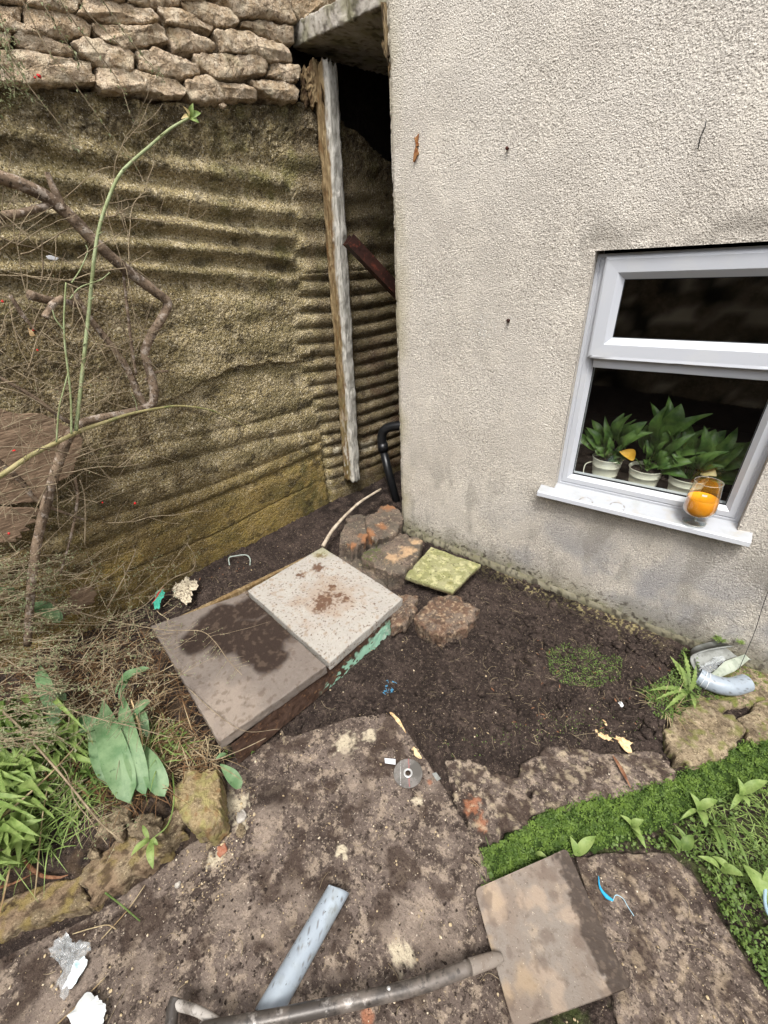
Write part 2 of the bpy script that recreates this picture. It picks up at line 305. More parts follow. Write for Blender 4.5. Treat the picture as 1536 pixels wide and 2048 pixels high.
m_twig = mat('dry_twig', '#94866f', [('#6a5b48', 'n', 20, .4, .6, .7), ('#b7a688', 'n', 30, .55, .7, .7)], [('n', 120, .001)])
m_cane = mat('green_rose_cane', '#80885f', [('#959f7a', 'n', 12, .4, .6, .8), ('#6b6a47', 'n', 25, .55, .7, .7)], [('n', 100, .001)], rough=.6)
m_bcane = mat('olive_bramble_cane', '#8a8258', [('#a59a72', 'n', 12, .4, .6, .8), ('#5c6a3a', 'n', 9, .5, .65, .7), ('#5c4c38', 'n', 40, .6, .7, .6)], [('n', 100, .001)], rough=.6)
m_straw = mat('dead_straw', '#9c8d70', [('#7e6546', 'n', 12, .4, .6, .8), ('#cbb993', 'n', 25, .55, .7, .6)], rough=.8)
m_red = mat('red_berry', '#c22a2a', rough=.35)
m_lf_bright = leafmat('bright_green_leaf', '#78904c', '#9aad68', '#556f38')
m_lf_tulip = leafmat('blue_green_leaf', '#63855a', '#8aa47a', '#486443', sc=14, rough=.42)
m_lf_mid = leafmat('mid_green_leaf', '#5a7338', '#788d4c', '#3c5028')
m_lf_tiny = leafmat('tiny_shrub_leaf', '#7d8560', '#979b78', '#555f40')
m_lf_moss = leafmat('moss_leaf', '#4d662c', '#789242', '#26351a', sc=30)
m_lf_house = leafmat('glossy_houseplant_leaf', '#3d5a2b', '#64803f', '#263c1d', sc=18, rough=.35)
m_lf_yellow = leafmat('yellowed_leaf', '#dba12e', '#e8b54a', '#b98a30')
m_lf_buff = leafmat('faded_buff_leaf', '#c7b27c', '#d8c898', '#9c8450')
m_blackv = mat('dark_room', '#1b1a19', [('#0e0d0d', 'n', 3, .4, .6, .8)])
# ------------------------------------------------------------------ levels
Z_MAIN, Z_FLAG, Z_LOW = -0.125, -0.115, -0.185
main_px = [(452, 1524), (520, 1490), (640, 1455), (700, 1436), (770, 1424), (800, 1440), (850, 1512), (905, 1600), (955, 1690), (985, 1745), (1000, 1830), (1020, 1930), (1050, 2060), (1060, 2250), (-400, 2250), (-330, 2060), (0, 1915), (185, 1830), (300, 1752), (375, 1690), (450, 1640)]
low_px = [(1150, 1712), (1230, 1704), (1340, 1706), (1385, 1740), (1440, 1830), (1536, 1985), (1650, 2150), (1640, 2350), (1230, 2350), (1240, 2060), (1205, 1900)]
main_w, low_w = gg(main_px, Z_MAIN), gg(low_px, Z_LOW)
lowzone = gg([(955, 1712), (1075, 1652), (1135, 1610), (1362, 1560), (1430, 1530), (1540, 1470), (1800, 1380), (2100, 1500), (1700, 2500), (1070, 2400), (1050, 2060), (1010, 1900)], -.15)
bedzone = gg([(-300, 1100), (230, 1225), (320, 1262), (436, 1500), (455, 1560), (380, 1655), (293, 1730), (172, 1805), (0, 1868), (-400, 2000)], -.03)
pitzone = gg([(520, 1180), (700, 1090), (830, 1190), (640, 1340)], 0)
flagz = gg([(890, 1512), (930, 1505), (1045, 1505), (1165, 1478), (1273, 1484), (1325, 1500), (1330, 1440), (1388, 1395), (1480, 1400), (1580, 1360), (1700, 1400), (1540, 1480), (1362, 1570), (1132, 1625), (1041, 1665), (945, 1700), (920, 1640)], -.11)
kerbz = gg([(-300, 1990), (0, 1880), (178, 1812), (293, 1740), (400, 1690), (455, 1640), (440, 1540), (410, 1515), (340, 1590), (330, 1620), (255, 1655), (160, 1740), (0, 1785), (-300, 1880)], -.06)
pit2 = gg([(700, 1292), (792, 1235), (850, 1290), (815, 1400), (660, 1440), (480, 1500), (440, 1490), (560, 1400)], -.05)
def zsoil(X, Y):
    z = -.02-.055*np.clip(X, -.5, 3)-.045*sstep(-1.0, -1.5, Y)*1.0
    z = z+.05*sstep(.1, .9, Y)
    d = pdist(pit2, X, Y); z = z-.055*sstep(-.12, .03, d)
    d = pdist(lowzone, X, Y); z = z*(1-sstep(-.01, .05, d))+(Z_LOW-.012)*sstep(-.01, .05, d)
    d = pdist(bedzone, X, Y); k = sstep(-.02, .05, d); zb = -.035+.05*sstep(0, .35, d)+.05*sstep(-.2, -.8, X)*0; z = z*(1-k)+zb*k
    d = pdist(flagz, X, Y); k = sstep(-.03, .02, d); z = z*(1-k)+(-.145)*k
    d = pdist(kerbz, X, Y); k = sstep(-.04, .02, d); z = z*(1-k)+(-.09)*k
    d = pdist(main_w, X, Y); k = sstep(-.03, .03, d); z = z*(1-k)+(Z_MAIN-.03)*k
    d = pdist(low_w, X, Y); k = sstep(-.02, .03, d); z = z*(1-k)+(Z_LOW-.03)*k
    return z
def soilz(X, Y):
    X = np.atleast_1d(np.asarray(X, float)); Y = np.atleast_1d(np.asarray(Y, float)); P = np.c_[X, Y, np.zeros(len(X))]
    z = zsoil(X, Y); fade = 1-.9*sstep(-.02, .03, np.maximum(pdist(main_w, X, Y), pdist(low_w, X, Y)))
    return z+fade*(.014*fbm(P, .16, 3, 5)+.014*fbm(P, .05, 3, 9)+.018*np.maximum(0, fbm(P, .026, 3, 12))+.008*fbm(P, .012, 2, 13))
def soil_at(x, y): return float(soilz([x], [y])[0])
def gs(px, py, dz=0.):               # point of the soil surface under a pixel
    z = 0.
    for _ in range(6): P = g(px, py, z); z = soil_at(P[0], P[1])
    P = g(px, py, z+dz); return P
# soil sheet
fx = np.arange(-1.0, 2.45, .0055); fy = np.arange(-2.75, .62, .0055)
gx = np.r_[-30, -15, -8, -4, -2.5, -1.8, np.linspace(-1.5, -1.01, 8), fx, np.linspace(2.47, 3.2, 14), 4, 6, 12, 30]
gy = np.r_[-30, -15, -8, -5, -4, np.linspace(-3.6, -2.77, 12), fy, np.linspace(.64, 1.6, 20), 3, 8, 30]
GX, GY = np.meshgrid(gx, gy, indexing='ij'); gz = soilz(GX.ravel(), GY.ravel())
Vg = np.c_[GX.ravel(), GY.ravel(), gz]
bedd = lambda V: sstep(-.01, .03, pdist(bedzone, V[:, 0], V[:, 1]))
lowd = lambda V: sstep(-.01, .03, pdist(lowzone, V[:, 0], V[:, 1]))
tg = tinter(('#6d5a45', lambda V: .5*bedd(V)*sstep(-.1, .3, fbm(V, .06, 3, 3))),
            ('#4c5a2a', lambda V: .6*lowd(V)*sstep(-.1, .3, fbm(V, .08, 3, 4))),
            ('#b9ac7c', lambda V: .75*sstep(-.17, -.06, V[:, 1]-.04*fbm(V, .08, 3, 8))*sstep(.55, .7, V[:, 0])*sstep(1.75, 1.5, V[:, 0])*sstep(.0, .22, fbm(V, .02, 3, 6))),
            ('#1f1815', lambda V: .8*sstep(-.3, -.05, V[:, 1])*sstep(1.1, .9, V[:, 0]/1.3)*sstep(-.2, .2, fbm(V, .1, 3, 2))))(Vg)
mk('ground', Vg, gridf(len(gx), len(gy)), m_soil, kind='structure', tint=tg)
# ------------------------------------------------------------------ house
house = thing('house', 'cream roughcast house wall with a white framed window, rising on the right of the yard', 'house', (1.5, 1.5, -.3))
WX0, WX1, WZ0, WZ1 = .998, 1.775, .560, 1.657
res = .0042
xs = np.unique(np.round(np.r_[np.arange(0, WX0, res), np.arange(WX0, WX1, res), np.arange(WX1, 2.12, res), WX0, WX1, 2.4, 3, 4.5, 6], 5))
zs_ = np.unique(np.round(np.r_[-.5, -.35, np.arange(-.28, WZ0, res), np.arange(WZ0, WZ1, res), np.arange(WZ1, 2.75, res), WZ0, WZ1, 3, 3.5, 5], 5))
def dedup(a, keep):
    out = [a[0]]
    for v in a[1:]:
        if v-out[-1] < .0012:
            if v in keep: out[-1] = v
            continue
        out.append(v)
    return np.array(out)
xs = dedup(xs, (round(WX0, 5), round(WX1, 5))); zs_ = dedup(zs_, (round(WZ0, 5), round(WZ1, 5)))
GX, GZ = np.meshgrid(xs, zs_, indexing='ij'); P = np.c_[GX.ravel(), np.zeros(GX.size), GZ.ravel()]
hgt = .0016*fbm(P, .010, 2, 31)+.004*fbm(P, .3, 2, 33)
edge = np.minimum.reduce([np.abs(P[:, 0]-WX0)+1*((P[:, 2] < WZ0) | (P[:, 2] > WZ1)), np.abs(P[:, 0]-WX1)+1*((P[:, 2] < WZ0) | (P[:, 2] > WZ1)), np.abs(P[:, 2]-WZ1)+1*((P[:, 0] < WX0) | (P[:, 0] > WX1))])
hgt += .004*np.exp(-(edge/.03)**2)
hgt -= .05*np.exp(-(P[:, 0]/.016)**2)*(.35+.5*np.maximum(0, fbm(P, .05, 3, 36)))           # the rounded, worn arris
P[:, 1] = -hgt-.004
fq = gridf(len(xs), len(zs_)); cxz = P[fq].mean(1); keep = ~((cxz[:, 0] > WX0) & (cxz[:, 0] < WX1) & (cxz[:, 2] > WZ0) & (cxz[:, 2] < WZ1))
tn = tinter(('#8b8c92', lambda V: .65*sstep(.62, .1, V[:, 2])*sstep(.3, 1.0, V[:, 0])*sstep(-.35, .25, fbm(V, .22, 4, 41))),
            ('#a39a72', lambda V: .55*sstep(.13, .0, V[:, 0]+.05*fbm(V, .2, 3, 42))*sstep(-.5, .4, fbm(V, .3, 3, 43))),
            ('#8a8468', lambda V: .7*sstep(.18, -.02, V[:, 2]+.06*V[:, 0]+.05*fbm(V, .15, 3, 44))),
            ('#6b7040', lambda V: .75*sstep(.10, -.02, V[:, 2]+.07*V[:, 0]+.05*fbm(V, .06, 3, 45))*sstep(-.3, .3, fbm(V, .04, 3, 46))),
            ('#3d342c', lambda V: .9*sstep(.22, .0, V[:, 2]+.06*V[:, 0])*sstep(.16, .34, fbm(V, .022, 4, 47))),
            ('#79736a', lambda V: .55*np.exp(-((V[:, 2]-1.70)/.05)**2)*(V[:, 0] > .93)*sstep(-.4, .4, fbm(V, .1, 3, 48))),
            ('#7f7a70', lambda V: .4*sstep(-.02, .4, fbm(V*np.array([1, 1, .35]), .12, 4, 49))*sstep(.8, .35, V[:, 2])),
            ('#d2cfc8', lambda V: .6*np.maximum(blob((.52, 0, 1.35), .07, .6, .9, .03, 3)(V), 0)*sstep(0, .2, fbm(V, .012, 3, 4))))(P)
wall = mk('wall', P, fq[keep], m_render, house, tint=tn)
a = Acc()                                                                    # reveals, gable and rear
a.add(*box((-.0, .02, -.5), (.22, 4, 5))); a.mk('gable_wall', m_render, house, smooth=False)
a = Acc(); yb = .16
for q in ([(WX0, -.003, WZ0), (WX0, yb, WZ0), (WX0, yb, WZ1), (WX0, -.003, WZ1)], [(WX1, yb, WZ0), (WX1, -.003, WZ0), (WX1, -.003, WZ1), (WX1, yb, WZ1)], [(WX0, -.003, WZ1), (WX0, yb, WZ1), (WX1, yb, WZ1), (WX1, -.003, WZ1)], [(WX0, -.003, WZ0), (WX1, -.003, WZ0), (WX1, yb, WZ0), (WX0, yb, WZ0)]): a.add(q, [(0, 1, 2, 3)])
a.mk('window_reveal', m_render, house, smooth=False)
# plinth strip along the foot
xx = np.arange(-.0, 3.2, .008); prof = np.array([(0, .06), (-.012, .052), (-.028, .045), (-.03, .03), (-.03, 0), (-.03, -.12)])
V = []
for x in xx:
    zb = -.055*x-.01
    for (py, pz) in prof: V.append((x, py*(1-.5*sstep(.5, 1.6, x)), pz*(1 if pz > -.1 else 1)+zb-.03))
V = np.array(V); V[:, 1] += .004*fbm(V, .05, 3, 51); V[:, 2] += .006*fbm(V, .07, 3, 52)
mk('plinth', V, gridf(len(xx), len(prof)), m_conc, house, tint=tinter(('#64604a', lambda V: .85+.2*fbm(V, .05, 3, 5)), ('#2c2620', spots(.03, .05, .25, 6, .8)))(V))
# window
def frame(name, rect, prof, mt, parent):
    x0, x1, z0, z1 = rect; V = []
    for (d, y) in prof: V += [(x0+d, y, z0+d), (x1-d, y, z0+d), (x1-d, y, z1-d), (x0+d, y, z1-d)]
    n = len(prof); Fc = []
    for i in range(n):
        j = (i+1) % n
        for k in range(4): Fc.append((i*4+k, i*4+(k+1) % 4, j*4+(k+1) % 4, j*4+k))
    return mk(name, V, Fc, mt, parent, smooth=False)
wtint = tinter(('#8d887c', lambda V: .5*sstep(.1, .4, fbm(V, .05, 4, 3))))
win = frame('window', (WX0+.001, WX1-.001, .597, WZ1-.012), [(0, .037), (.012, .036), (.014, .040), (.018, .040), (.020, .036), (.043, .036), (.046, .039), (.062, .056), (.062, .10), (0, .10)], m_upvc, house)
a = Acc(); a.add(*outline3([(1.06, .034, 1.202), (1.713, .034, 1.202), (1.713, .034, 1.262), (1.06, .034, 1.262)], (0, -1, 0), .06, .004, .03)); a.mk('transom', m_upvc, win)
sash = frame('opening_sash', (1.034, 1.739, 1.246, 1.636), [(0, .034), (0, .020), (.004, .014), (.012, .011), (.058, .013), (.062, .016), (.084, .038), (.084, .06), (0, .06)], m_upvc, win)
a = Acc(); a.add(*outline3([(1.045, .0085, 1.245), (1.728, .0085, 1.245), (1.728, .012, 1.262), (1.045, .012, 1.262)], (0, -1, 0), .02, .003, .03)); a.mk('drip_bar', m_upvc, win)
m_gasket = mat('rubber_gasket', '#2b2d30', rough=.6)
frame('gasket', (1.058, 1.715, .659, 1.205), [(0, .0555), (.0055, .057), (.0055, .062), (0, .062)], m_gasket, win)
frame('gasket', (1.116, 1.657, 1.328, 1.554), [(0, .0375), (.0045, .039), (.0045, .045), (0, .045)], m_gasket, win)
gl = bpy.data.materials.new('window_glass'); gl.use_nodes = True; t = gl.node_tree; t.nodes.clear()
o_ = t.nodes.new('ShaderNodeOutputMaterial'); mx = t.nodes.new('ShaderNodeMixShader'); tr = t.nodes.new('ShaderNodeBsdfTransparent'); gs_ = t.nodes.new('ShaderNodeBsdfGlossy'); fr = t.nodes.new('ShaderNodeLayerWeight')
fr.inputs[0].default_value = .5; pw = t.nodes.new('ShaderNodeMath'); pw.operation = 'POWER'; pw.inputs[1].default_value = 4; gs_.inputs['Roughness'].default_value = .02; tr.inputs[0].default_value = (.93, .96, .94, 1); mm = t.nodes.new('ShaderNodeMath'); mm.operation = 'MULTIPLY_ADD'; mm.inputs[1].default_value = .6; mm.inputs[2].default_value = .11
t.links.new(fr.outputs[1], pw.inputs[0]); t.links.new(pw.outputs[0], mm.inputs[0]); t.links.new(mm.outputs[0], mx.inputs[0]); t.links.new(tr.outputs[0], mx.inputs[1]); t.links.new(gs_.outputs[0], mx.inputs[2]); t.links.new(mx.outputs[0], o_.inputs[0])
for nm, (x0, x1, z0, z1, y) in (('pane', (1.06, 1.713, .662, 1.203, .0585)), ('pane', (1.118, 1.655, 1.330, 1.552, .0405))):
    mk(nm, [(x0, y, z0), (x1, y, z0), (x1, y, z1), (x0, y, z1)], [(0, 1, 2, 3)], gl, win, smooth=False)
# sill with glass rings
nx, ny = 440, 44; sx = np.linspace(.928, 1.828, nx); sy = np.linspace(.036, -.052, ny)
GX, GY = np.meshgrid(sx, sy, indexing='ij'); V = np.c_[GX.ravel(), GY.ravel(), (.572+(GY.ravel()+.052)*.30)]
nose = []
def ringst(c, r): return lambda V: .9*np.exp(-((np.hypot(V[:, 0]-c[0], (V[:, 1]-c[1]))-r)/.0030)**2)*sstep(-.4, .3, fbm(V, .02, 3, 7))
r1, r2 = hw(1172, 1000, -.005), hw(1235, 1010, -.005); rr1, rr2 = g(1172, 1000, .583), g(1234, 1012, .583)
tint = tinter(('#6f675b', ringst(rr1, .031)), ('#6f675b', ringst(rr2, .033)), ('#a39c90', spots(.05, .15, .5, 5, .35)), ('#2f2a26', blob(g(1300, 1032, .583), .006, .4, .6, .004)))(V)
m_sill = mat('sill_upvc', '#a6a9ae', [('#94958f', 'n', 12, .45, .7, .5), ('#77736a', 'n', 140, .66, .72, .5)], [('n', 90, .0004)], rough=.4, spec=.4, tint=True)
sill = mk('sill', V, gridf(nx, ny), m_sill, win, tint=tint)
a = Acc(); a.add([(.928, -.052, .572), (1.828, -.052, .572), (1.828, -.058, .566), (.928, -.058, .566), (.928, -.060, .546), (1.828, -.060, .546), (.928, -.03, .546), (1.828, -.03, .546), (.928, .0, .556), (1.828, .0, .556), (.928, 0, .587), (1.828, 0, .587)], [(0, 1, 2, 3), (3, 2, 5, 4), (4, 5, 7, 6), (6, 7, 9, 8), (0, 3, 4, 6, 8, 10), (1, 11, 9, 7, 5, 2)])
a.mk('sill_nose', m_upvc, win, smooth=False)
# room behind the window
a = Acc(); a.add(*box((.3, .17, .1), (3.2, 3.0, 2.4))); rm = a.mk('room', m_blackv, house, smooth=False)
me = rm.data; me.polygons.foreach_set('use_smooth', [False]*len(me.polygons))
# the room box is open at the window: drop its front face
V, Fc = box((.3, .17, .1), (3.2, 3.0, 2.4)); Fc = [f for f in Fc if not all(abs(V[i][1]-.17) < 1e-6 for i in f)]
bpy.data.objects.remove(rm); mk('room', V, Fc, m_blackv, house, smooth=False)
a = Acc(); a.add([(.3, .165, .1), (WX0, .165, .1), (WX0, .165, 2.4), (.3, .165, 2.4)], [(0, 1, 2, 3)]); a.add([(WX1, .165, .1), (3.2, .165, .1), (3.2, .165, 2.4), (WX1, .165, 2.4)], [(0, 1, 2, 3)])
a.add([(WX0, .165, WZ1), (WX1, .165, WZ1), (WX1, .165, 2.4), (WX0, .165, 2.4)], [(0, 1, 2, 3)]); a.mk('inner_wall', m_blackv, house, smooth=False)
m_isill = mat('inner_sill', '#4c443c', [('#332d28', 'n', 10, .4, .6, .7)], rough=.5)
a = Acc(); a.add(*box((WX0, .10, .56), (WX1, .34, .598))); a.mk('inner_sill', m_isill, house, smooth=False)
# ------------------------------------------------------------------ retaining wall
def zt(y): return np.interp(y, [-5, -1.9, -1.23, -.89, -.45, .19, .37, .73, 1.0, 2], [2.15, 2.24, 2.277, 2.297, 2.333, 2.44, 2.38, 2.2, 2.12, 2.1])
grooves = [[(78, 238), (250, 288), (333, 301), (560, 330), (625, 350)], [(0, 301), (130, 322), (208, 343), (312, 358), (442, 379), (600, 400)], [(208, 405), (364, 426), (469, 447), (640, 453)], [(100, 450), (208, 457), (312, 468), (469, 483), (645, 502)],
           [(0, 509), (260, 514), (469, 526), (650, 545)], [(200, 560), (312, 563), (416, 573), (520, 580), (645, 590)], None, None, None, [(200, 905), (298, 892), (512, 845), (645, 806)], [(200, 960), (356, 923), (512, 880), (641, 857)], [(200, 1040), (395, 982), (512, 935), (649, 880)], [(200, 1087), (356, 1024), (512, 962), (649, 900)]]
gyz = []
for gl_ in grooves:
    if gl_ is None: gyz.append(None); continue
    q = np.array([lw(*p) for p in gl_]); o_ = np.argsort(q[:, 1]); gyz.append((q[o_, 1], q[o_, 2]))
yy = np.r_[-5, -4.5, -4, -3.5, -3, -2.6, np.linspace(-2.4, -1.95, 30), np.arange(-1.94, 1.0, .0055), np.linspace(1.03, 2, 12)]
nt_ = 470; tt = np.linspace(0, 1, nt_)
Y = np.repeat(yy, nt_); ZT = zt(Y)+.018*fbm(np.c_[Y, Y*0, Y*0], .09, 4, 61); T_ = np.tile(tt, len(yy)); Zb = -.25; Z = Zb+T_*(ZT-Zb)
Xb = np.where(Y < 0, -.709+.101*Y, -.709+.298*Y)
# groove phase per column
ph = np.zeros(len(Y)); amp = np.zeros(len(Y)); kk = len(grooves)
for i, y in enumerate(yy):
    zg = []; idx = []
    for j, q in enumerate(gyz):
        if q is not None: zg.append(float(np.interp(y, q[0], q[1]))); idx.append(j)
    zg = np.array(zg); idx = np.array(idx, float); s = slice(i*nt_, (i+1)*nt_); o_ = np.argsort(zg); z = Z[s]
    ph[s] = np.interp(z, zg[o_], idx[o_]); lo, hi = zg.min(), zg.max()
    am = np.where(z > 1.62, .017, np.where(z > .86, .0025, .012)); am = np.interp(z, [0, lo-.05, lo, .80, .9, 1.5, 1.66, hi, hi+.1, 2.6], [0, 0, .011, .012, .002, .003, .018, .014, .004, 0]); amp[s] = am
PW = np.c_[Xb, Y, Z]
wav = np.interp(fbm(np.c_[Y, Z, Z*0], .35, 2, 63), [-1, 1], [.7, 1.4])
low = Z < 1.3
prof1 = np.where(low, np.abs(np.sin(math.pi*ph))**.75, .5-.5*np.cos(2*math.pi*ph))
d1 = amp*wav*2.1*(prof1-.6)
p2 = (Z-.29+.02*np.sin(Y*4))/.093; p2 = np.where(Z > 1.62, (1.62-.29)/.093+(Z-1.62)/.135, p2)
am2 = np.interp(Z, [0, .15, .3, 1.6, 1.8, 2.3], [0, .006, .016, .018, .012, .006])
d2 = am2*2*(np.where(Z > 1.62, .5-.5*np.cos(2*math.pi*p2), np.abs(np.sin(math.pi*p2))**.8)-.6)
kx = sstep(-.045, .03, Y+.05*fbm(PW, .12, 3, 65)+np.interp(Z, [0, .9, 1.15, 1.3, 1.6], [0, .0, .09, .06, 0]))
d = d1*(1-kx)+d2*kx
# the bulging lip and the break below it
ledge = np.interp(Y, [-1.2, -.9, -.6, -.35, -.2, -.05, .05], [1.05, 1.10, 1.17, 1.165, 1.13, 1.125, 1.2])+.02*fbm(PW, .08, 3, 67)
dz = ledge-Z; lp = sstep(-1.3, -.75, Y)*sstep(.06, -.02, Y); d -= lp*.030*sstep(0, .012, dz)*np.exp(-np.maximum(dz, 0)/.16); d += lp*.012*np.exp(-(np.maximum(-dz, 0)/.15)**2)
dz2 = (np.interp(Y, [-1.6, -.9, -.2], [.22, .20, .23])+.01*fbm(PW, .06, 3, 68))-Z; d -= .008*np.exp(-(dz2/.008)**2)*sstep(-1.6, -1.4, Y)*sstep(0, -.3, Y)
seam = np.exp(-((Y-.01-.02*fbm(PW, .1, 3, 69))/.022)**2)*sstep(.75, .4, Z); d -= .02*seam
gran = .45+.55*sstep(.25, .5, Z); gran = gran*np.where(Y > .05, .45, 1)
d += gran*(.0045*fbm(PW, .03, 3, 71)+.0045*fbm(PW, .012, 2, 72))+.012*fbm(PW, .22, 3, 73)
top = sstep(.26, .05, ZT-Z); d += top*(.028*fbm(PW, .06, 4, 75)+.012*fbm(PW, .02, 2, 76))
PW[:, 0] += d
# top cap folding back
cap = 10; capV = []
for k in range(1, cap+1):
    q = PW.reshape(len(yy), nt_, 3)[:, -1].copy(); q[:, 0] -= .035*k+.01; q[:, 2] += .012*fbm(q, .05, 3, 80+k)-.004*k; capV.append(q)
allV = np.concatenate([PW.reshape(len(yy), nt_, 3), np.stack(capV, 1)], 1); nt2 = nt_+cap; VW = allV.reshape(-1, 3)
inL = lambda V: sstep(.03, -.03, V[:, 1])
wallt = tinter(('#8f7738', lambda V: .75*sstep(.75, .25, V[:, 2]+.12*fbm(V, .2, 3, 81))*inL(V)),
               ('#9a8748', lambda V: .5*sstep(.5, .2, V[:, 2]+.12*V[:, 1]+.1*fbm(V, .15, 3, 82))*sstep(-.2, .4, fbm(V, .1, 4, 83))),
               ('#4c4c2c', lambda V: .75*np.exp(-((V[:, 1]+.18)/.17)**2)*sstep(.62, .35, V[:, 2]+.05*fbm(V, .06, 3, 84))*sstep(-.35, .25, fbm(V, .08, 4, 85))),
               ('#6c6a3a', lambda V: .65*sstep(0, .4, fbm(V, .16, 4, 86))*sstep(1.2, 1.7, V[:, 2])*sstep(-.9, -.2, V[:, 1])),
               ('#5f5636', lambda V: .6*sstep(-.05, .35, fbm(V*np.array([1, .35, 1.4]), .12, 4, 87))),
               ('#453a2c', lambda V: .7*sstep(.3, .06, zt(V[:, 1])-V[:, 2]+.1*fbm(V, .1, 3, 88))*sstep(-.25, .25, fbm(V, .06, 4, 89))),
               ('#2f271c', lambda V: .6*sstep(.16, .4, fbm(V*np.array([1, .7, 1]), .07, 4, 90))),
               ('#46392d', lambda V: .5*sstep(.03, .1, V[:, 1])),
               ('#54452f', lambda V: .6*sstep(-.75, -1.2, V[:, 1]+.15*fbm(V, .2, 3, 93))*sstep(1.75, 1.5, V[:, 2])*sstep(-.4, .2, fbm(V, .12, 4, 94))),
               ('#5a3a33', lambda V: .4*sstep(.25, .5, V[:, 1])*sstep(1.4, .9, V[:, 2])*sstep(-.1, .3, fbm(V, .2, 3, 91))),
               ('#c9c0a8', lambda V: .85*np.maximum.reduce([blob(lw(602, 884), .022, .4, .8, .02, 1)(V), blob(lw(604, 903), .012, .4, .8, .01, 2)(V), blob(lw(672, 902), .035, .4, .9, .02, 3)(V), .8*blob(lw(735, 890), .06, .5, .9, .03, 4, (1, 1.6, .8))(V)])))
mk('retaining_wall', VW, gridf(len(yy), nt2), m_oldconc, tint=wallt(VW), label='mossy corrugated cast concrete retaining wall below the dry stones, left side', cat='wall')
# ------------------------------------------------------------------ dry stone wall on top of it
dsw = thing('dry_stone_wall', 'dry laid wall of pale flat limestones on top of the corrugated concrete wall', 'wall', (-.9, -.8, 2.2))
V, Fc = [], []
a = Acc(); ys = np.r_[-5, -1.5, 0, .2, 1.0, 2.2]
V = np.array([[(-.709+(.101 if y < 0 else .298)*y)-.10, y, z] for y in ys for z in (2.05, 3.6)]); a.add(V, [(2*i, 2*i+2, 2*i+3, 2*i+1) for i in range(len(ys)-1)])
m_dark_backing = mat('dark_backing', '#1f1a15', [('#100d0b', 'n', 20, .4, .6, .8)], [('n', 30, .02)]); a.mk('core', m_dark_backing, dsw)  # earth backing coloured near-black, so the stone gaps read as deep shade
k_ = 640/1536
stones = [[(0, 232), (110, 225), (290, 265), (430, 292), (465, 322), (463, 398), (340, 405), (130, 400), (-60, 383), (-60, 228)], [(472, 328), (540, 315), (700, 345), (860, 385), (903, 425), (893, 458), (800, 460), (690, 433), (570, 448), (480, 425)],
 [(897, 385), (960, 352), (1010, 360), (1060, 390), (1180, 402), (1233, 430), (1232, 472), (1000, 481), (922, 477), (892, 440)], [(1207, 378), (1290, 375), (1420, 402), (1440, 430), (1435, 483), (1380, 488), (1320, 468), (1240, 430)],
 [(355, 202), (400, 180), (480, 190), (628, 236), (653, 270), (653, 338), (560, 320), (475, 318), (385, 250)], [(652, 242), (740, 226), (900, 277), (948, 302), (953, 355), (850, 371), (760, 354), (662, 328)], [(933, 257), (1060, 250), (1240, 263), (1288, 302), (1278, 348), (1170, 364), (1050, 379), (962, 330)],
 [(1292, 302), (1400, 300), (1443, 312), (1445, 388), (1370, 391), (1280, 362)], [(62, 132), (150, 132), (330, 212), (373, 268), (220, 245), (62, 218)], [(-70, 120), (0, 140), (52, 150), (56, 224), (-70, 220)],
 [(455, 112), (560, 105), (700, 127), (760, 106), (798, 150), (815, 198), (700, 220), (600, 230), (500, 190), (458, 160)], [(803, 118), (860, 118), (1000, 182), (1042, 202), (1042, 243), (930, 249), (842, 238), (815, 185)],
 [(1033, 142), (1140, 129), (1280, 182), (1370, 212), (1410, 257), (1402, 298), (1300, 288), (1240, 260), (1060, 245), (1045, 190)], [(1155, 97), (1260, 93), (1418, 122), (1422, 200), (1370, 213), (1250, 170), (1165, 125)],
 [(108, 22), (330, 52), (400, 72), (433, 122), (437, 178), (300, 183), (200, 160), (95, 120)], [(-60, 0), (0, 10), (98, 32), (88, 120), (195, 160), (0, 128), (-60, 110)], [(410, -20), (600, 5), (740, 42), (768, 85), (700, 109), (600, 113), (460, 98), (385, 60)],
 [(763, 28), (860, 32), (1008, 97), (1022, 148), (900, 119), (785, 104)], [(873, 0), (960, -4), (1120, 42), (1148, 100), (1120, 126), (1042, 124), (885, 45)], [(1060, -60), (1380, -70), (1428, 98), (1400, 113), (1280, 80), (1152, 85)], [(1385, -60), (1536, -60), (1500, 50), (1440, 103), (1402, 40)],
 [(120, -60), (350, -50), (395, -5), (380, 60), (200, 32), (120, 10)], [(620, -60), (870, -55), (868, 22), (740, 36), (610, 0)], [(-60, -50), (110, -50), (105, 18), (-60, -8)], [(360, -60), (610, -60), (600, 0), (410, -22)], [(880, -70), (1050, -70), (1060, -12), (960, -8), (880, -6)]]
stint = lambda sd: tinter(('#8c7350', spots(.09, -.05, .35, sd, .3)), ('#d8c8ac', spots(.05, .1, .35, sd+1, .6)), ('#4e3f30', spots(.02, .28, .42, sd+2, .6)), ('#7c7450', spots(.07, .3, .5, sd+4, .3)))
for i, st in enumerate(stones):
    P = np.array([lw(x*k_, y*k_, .035+.02*rnd.random()) for x, y in st]); nrm = np.array([1, -.1, .05+.25*rnd.random()]); c = P.mean(0)
    P = c+(P-c)*.985
    solid('stone', P, nrm, .13, m_lime, dsw, rr=.010, res=.0065, bulge=.004, wob=.02, seed=i, noise=[(.14, .006, 2, i), (.04, .006, 3, i+40), (.012, .002, 2, i+90)], tintf=stint(i*7))
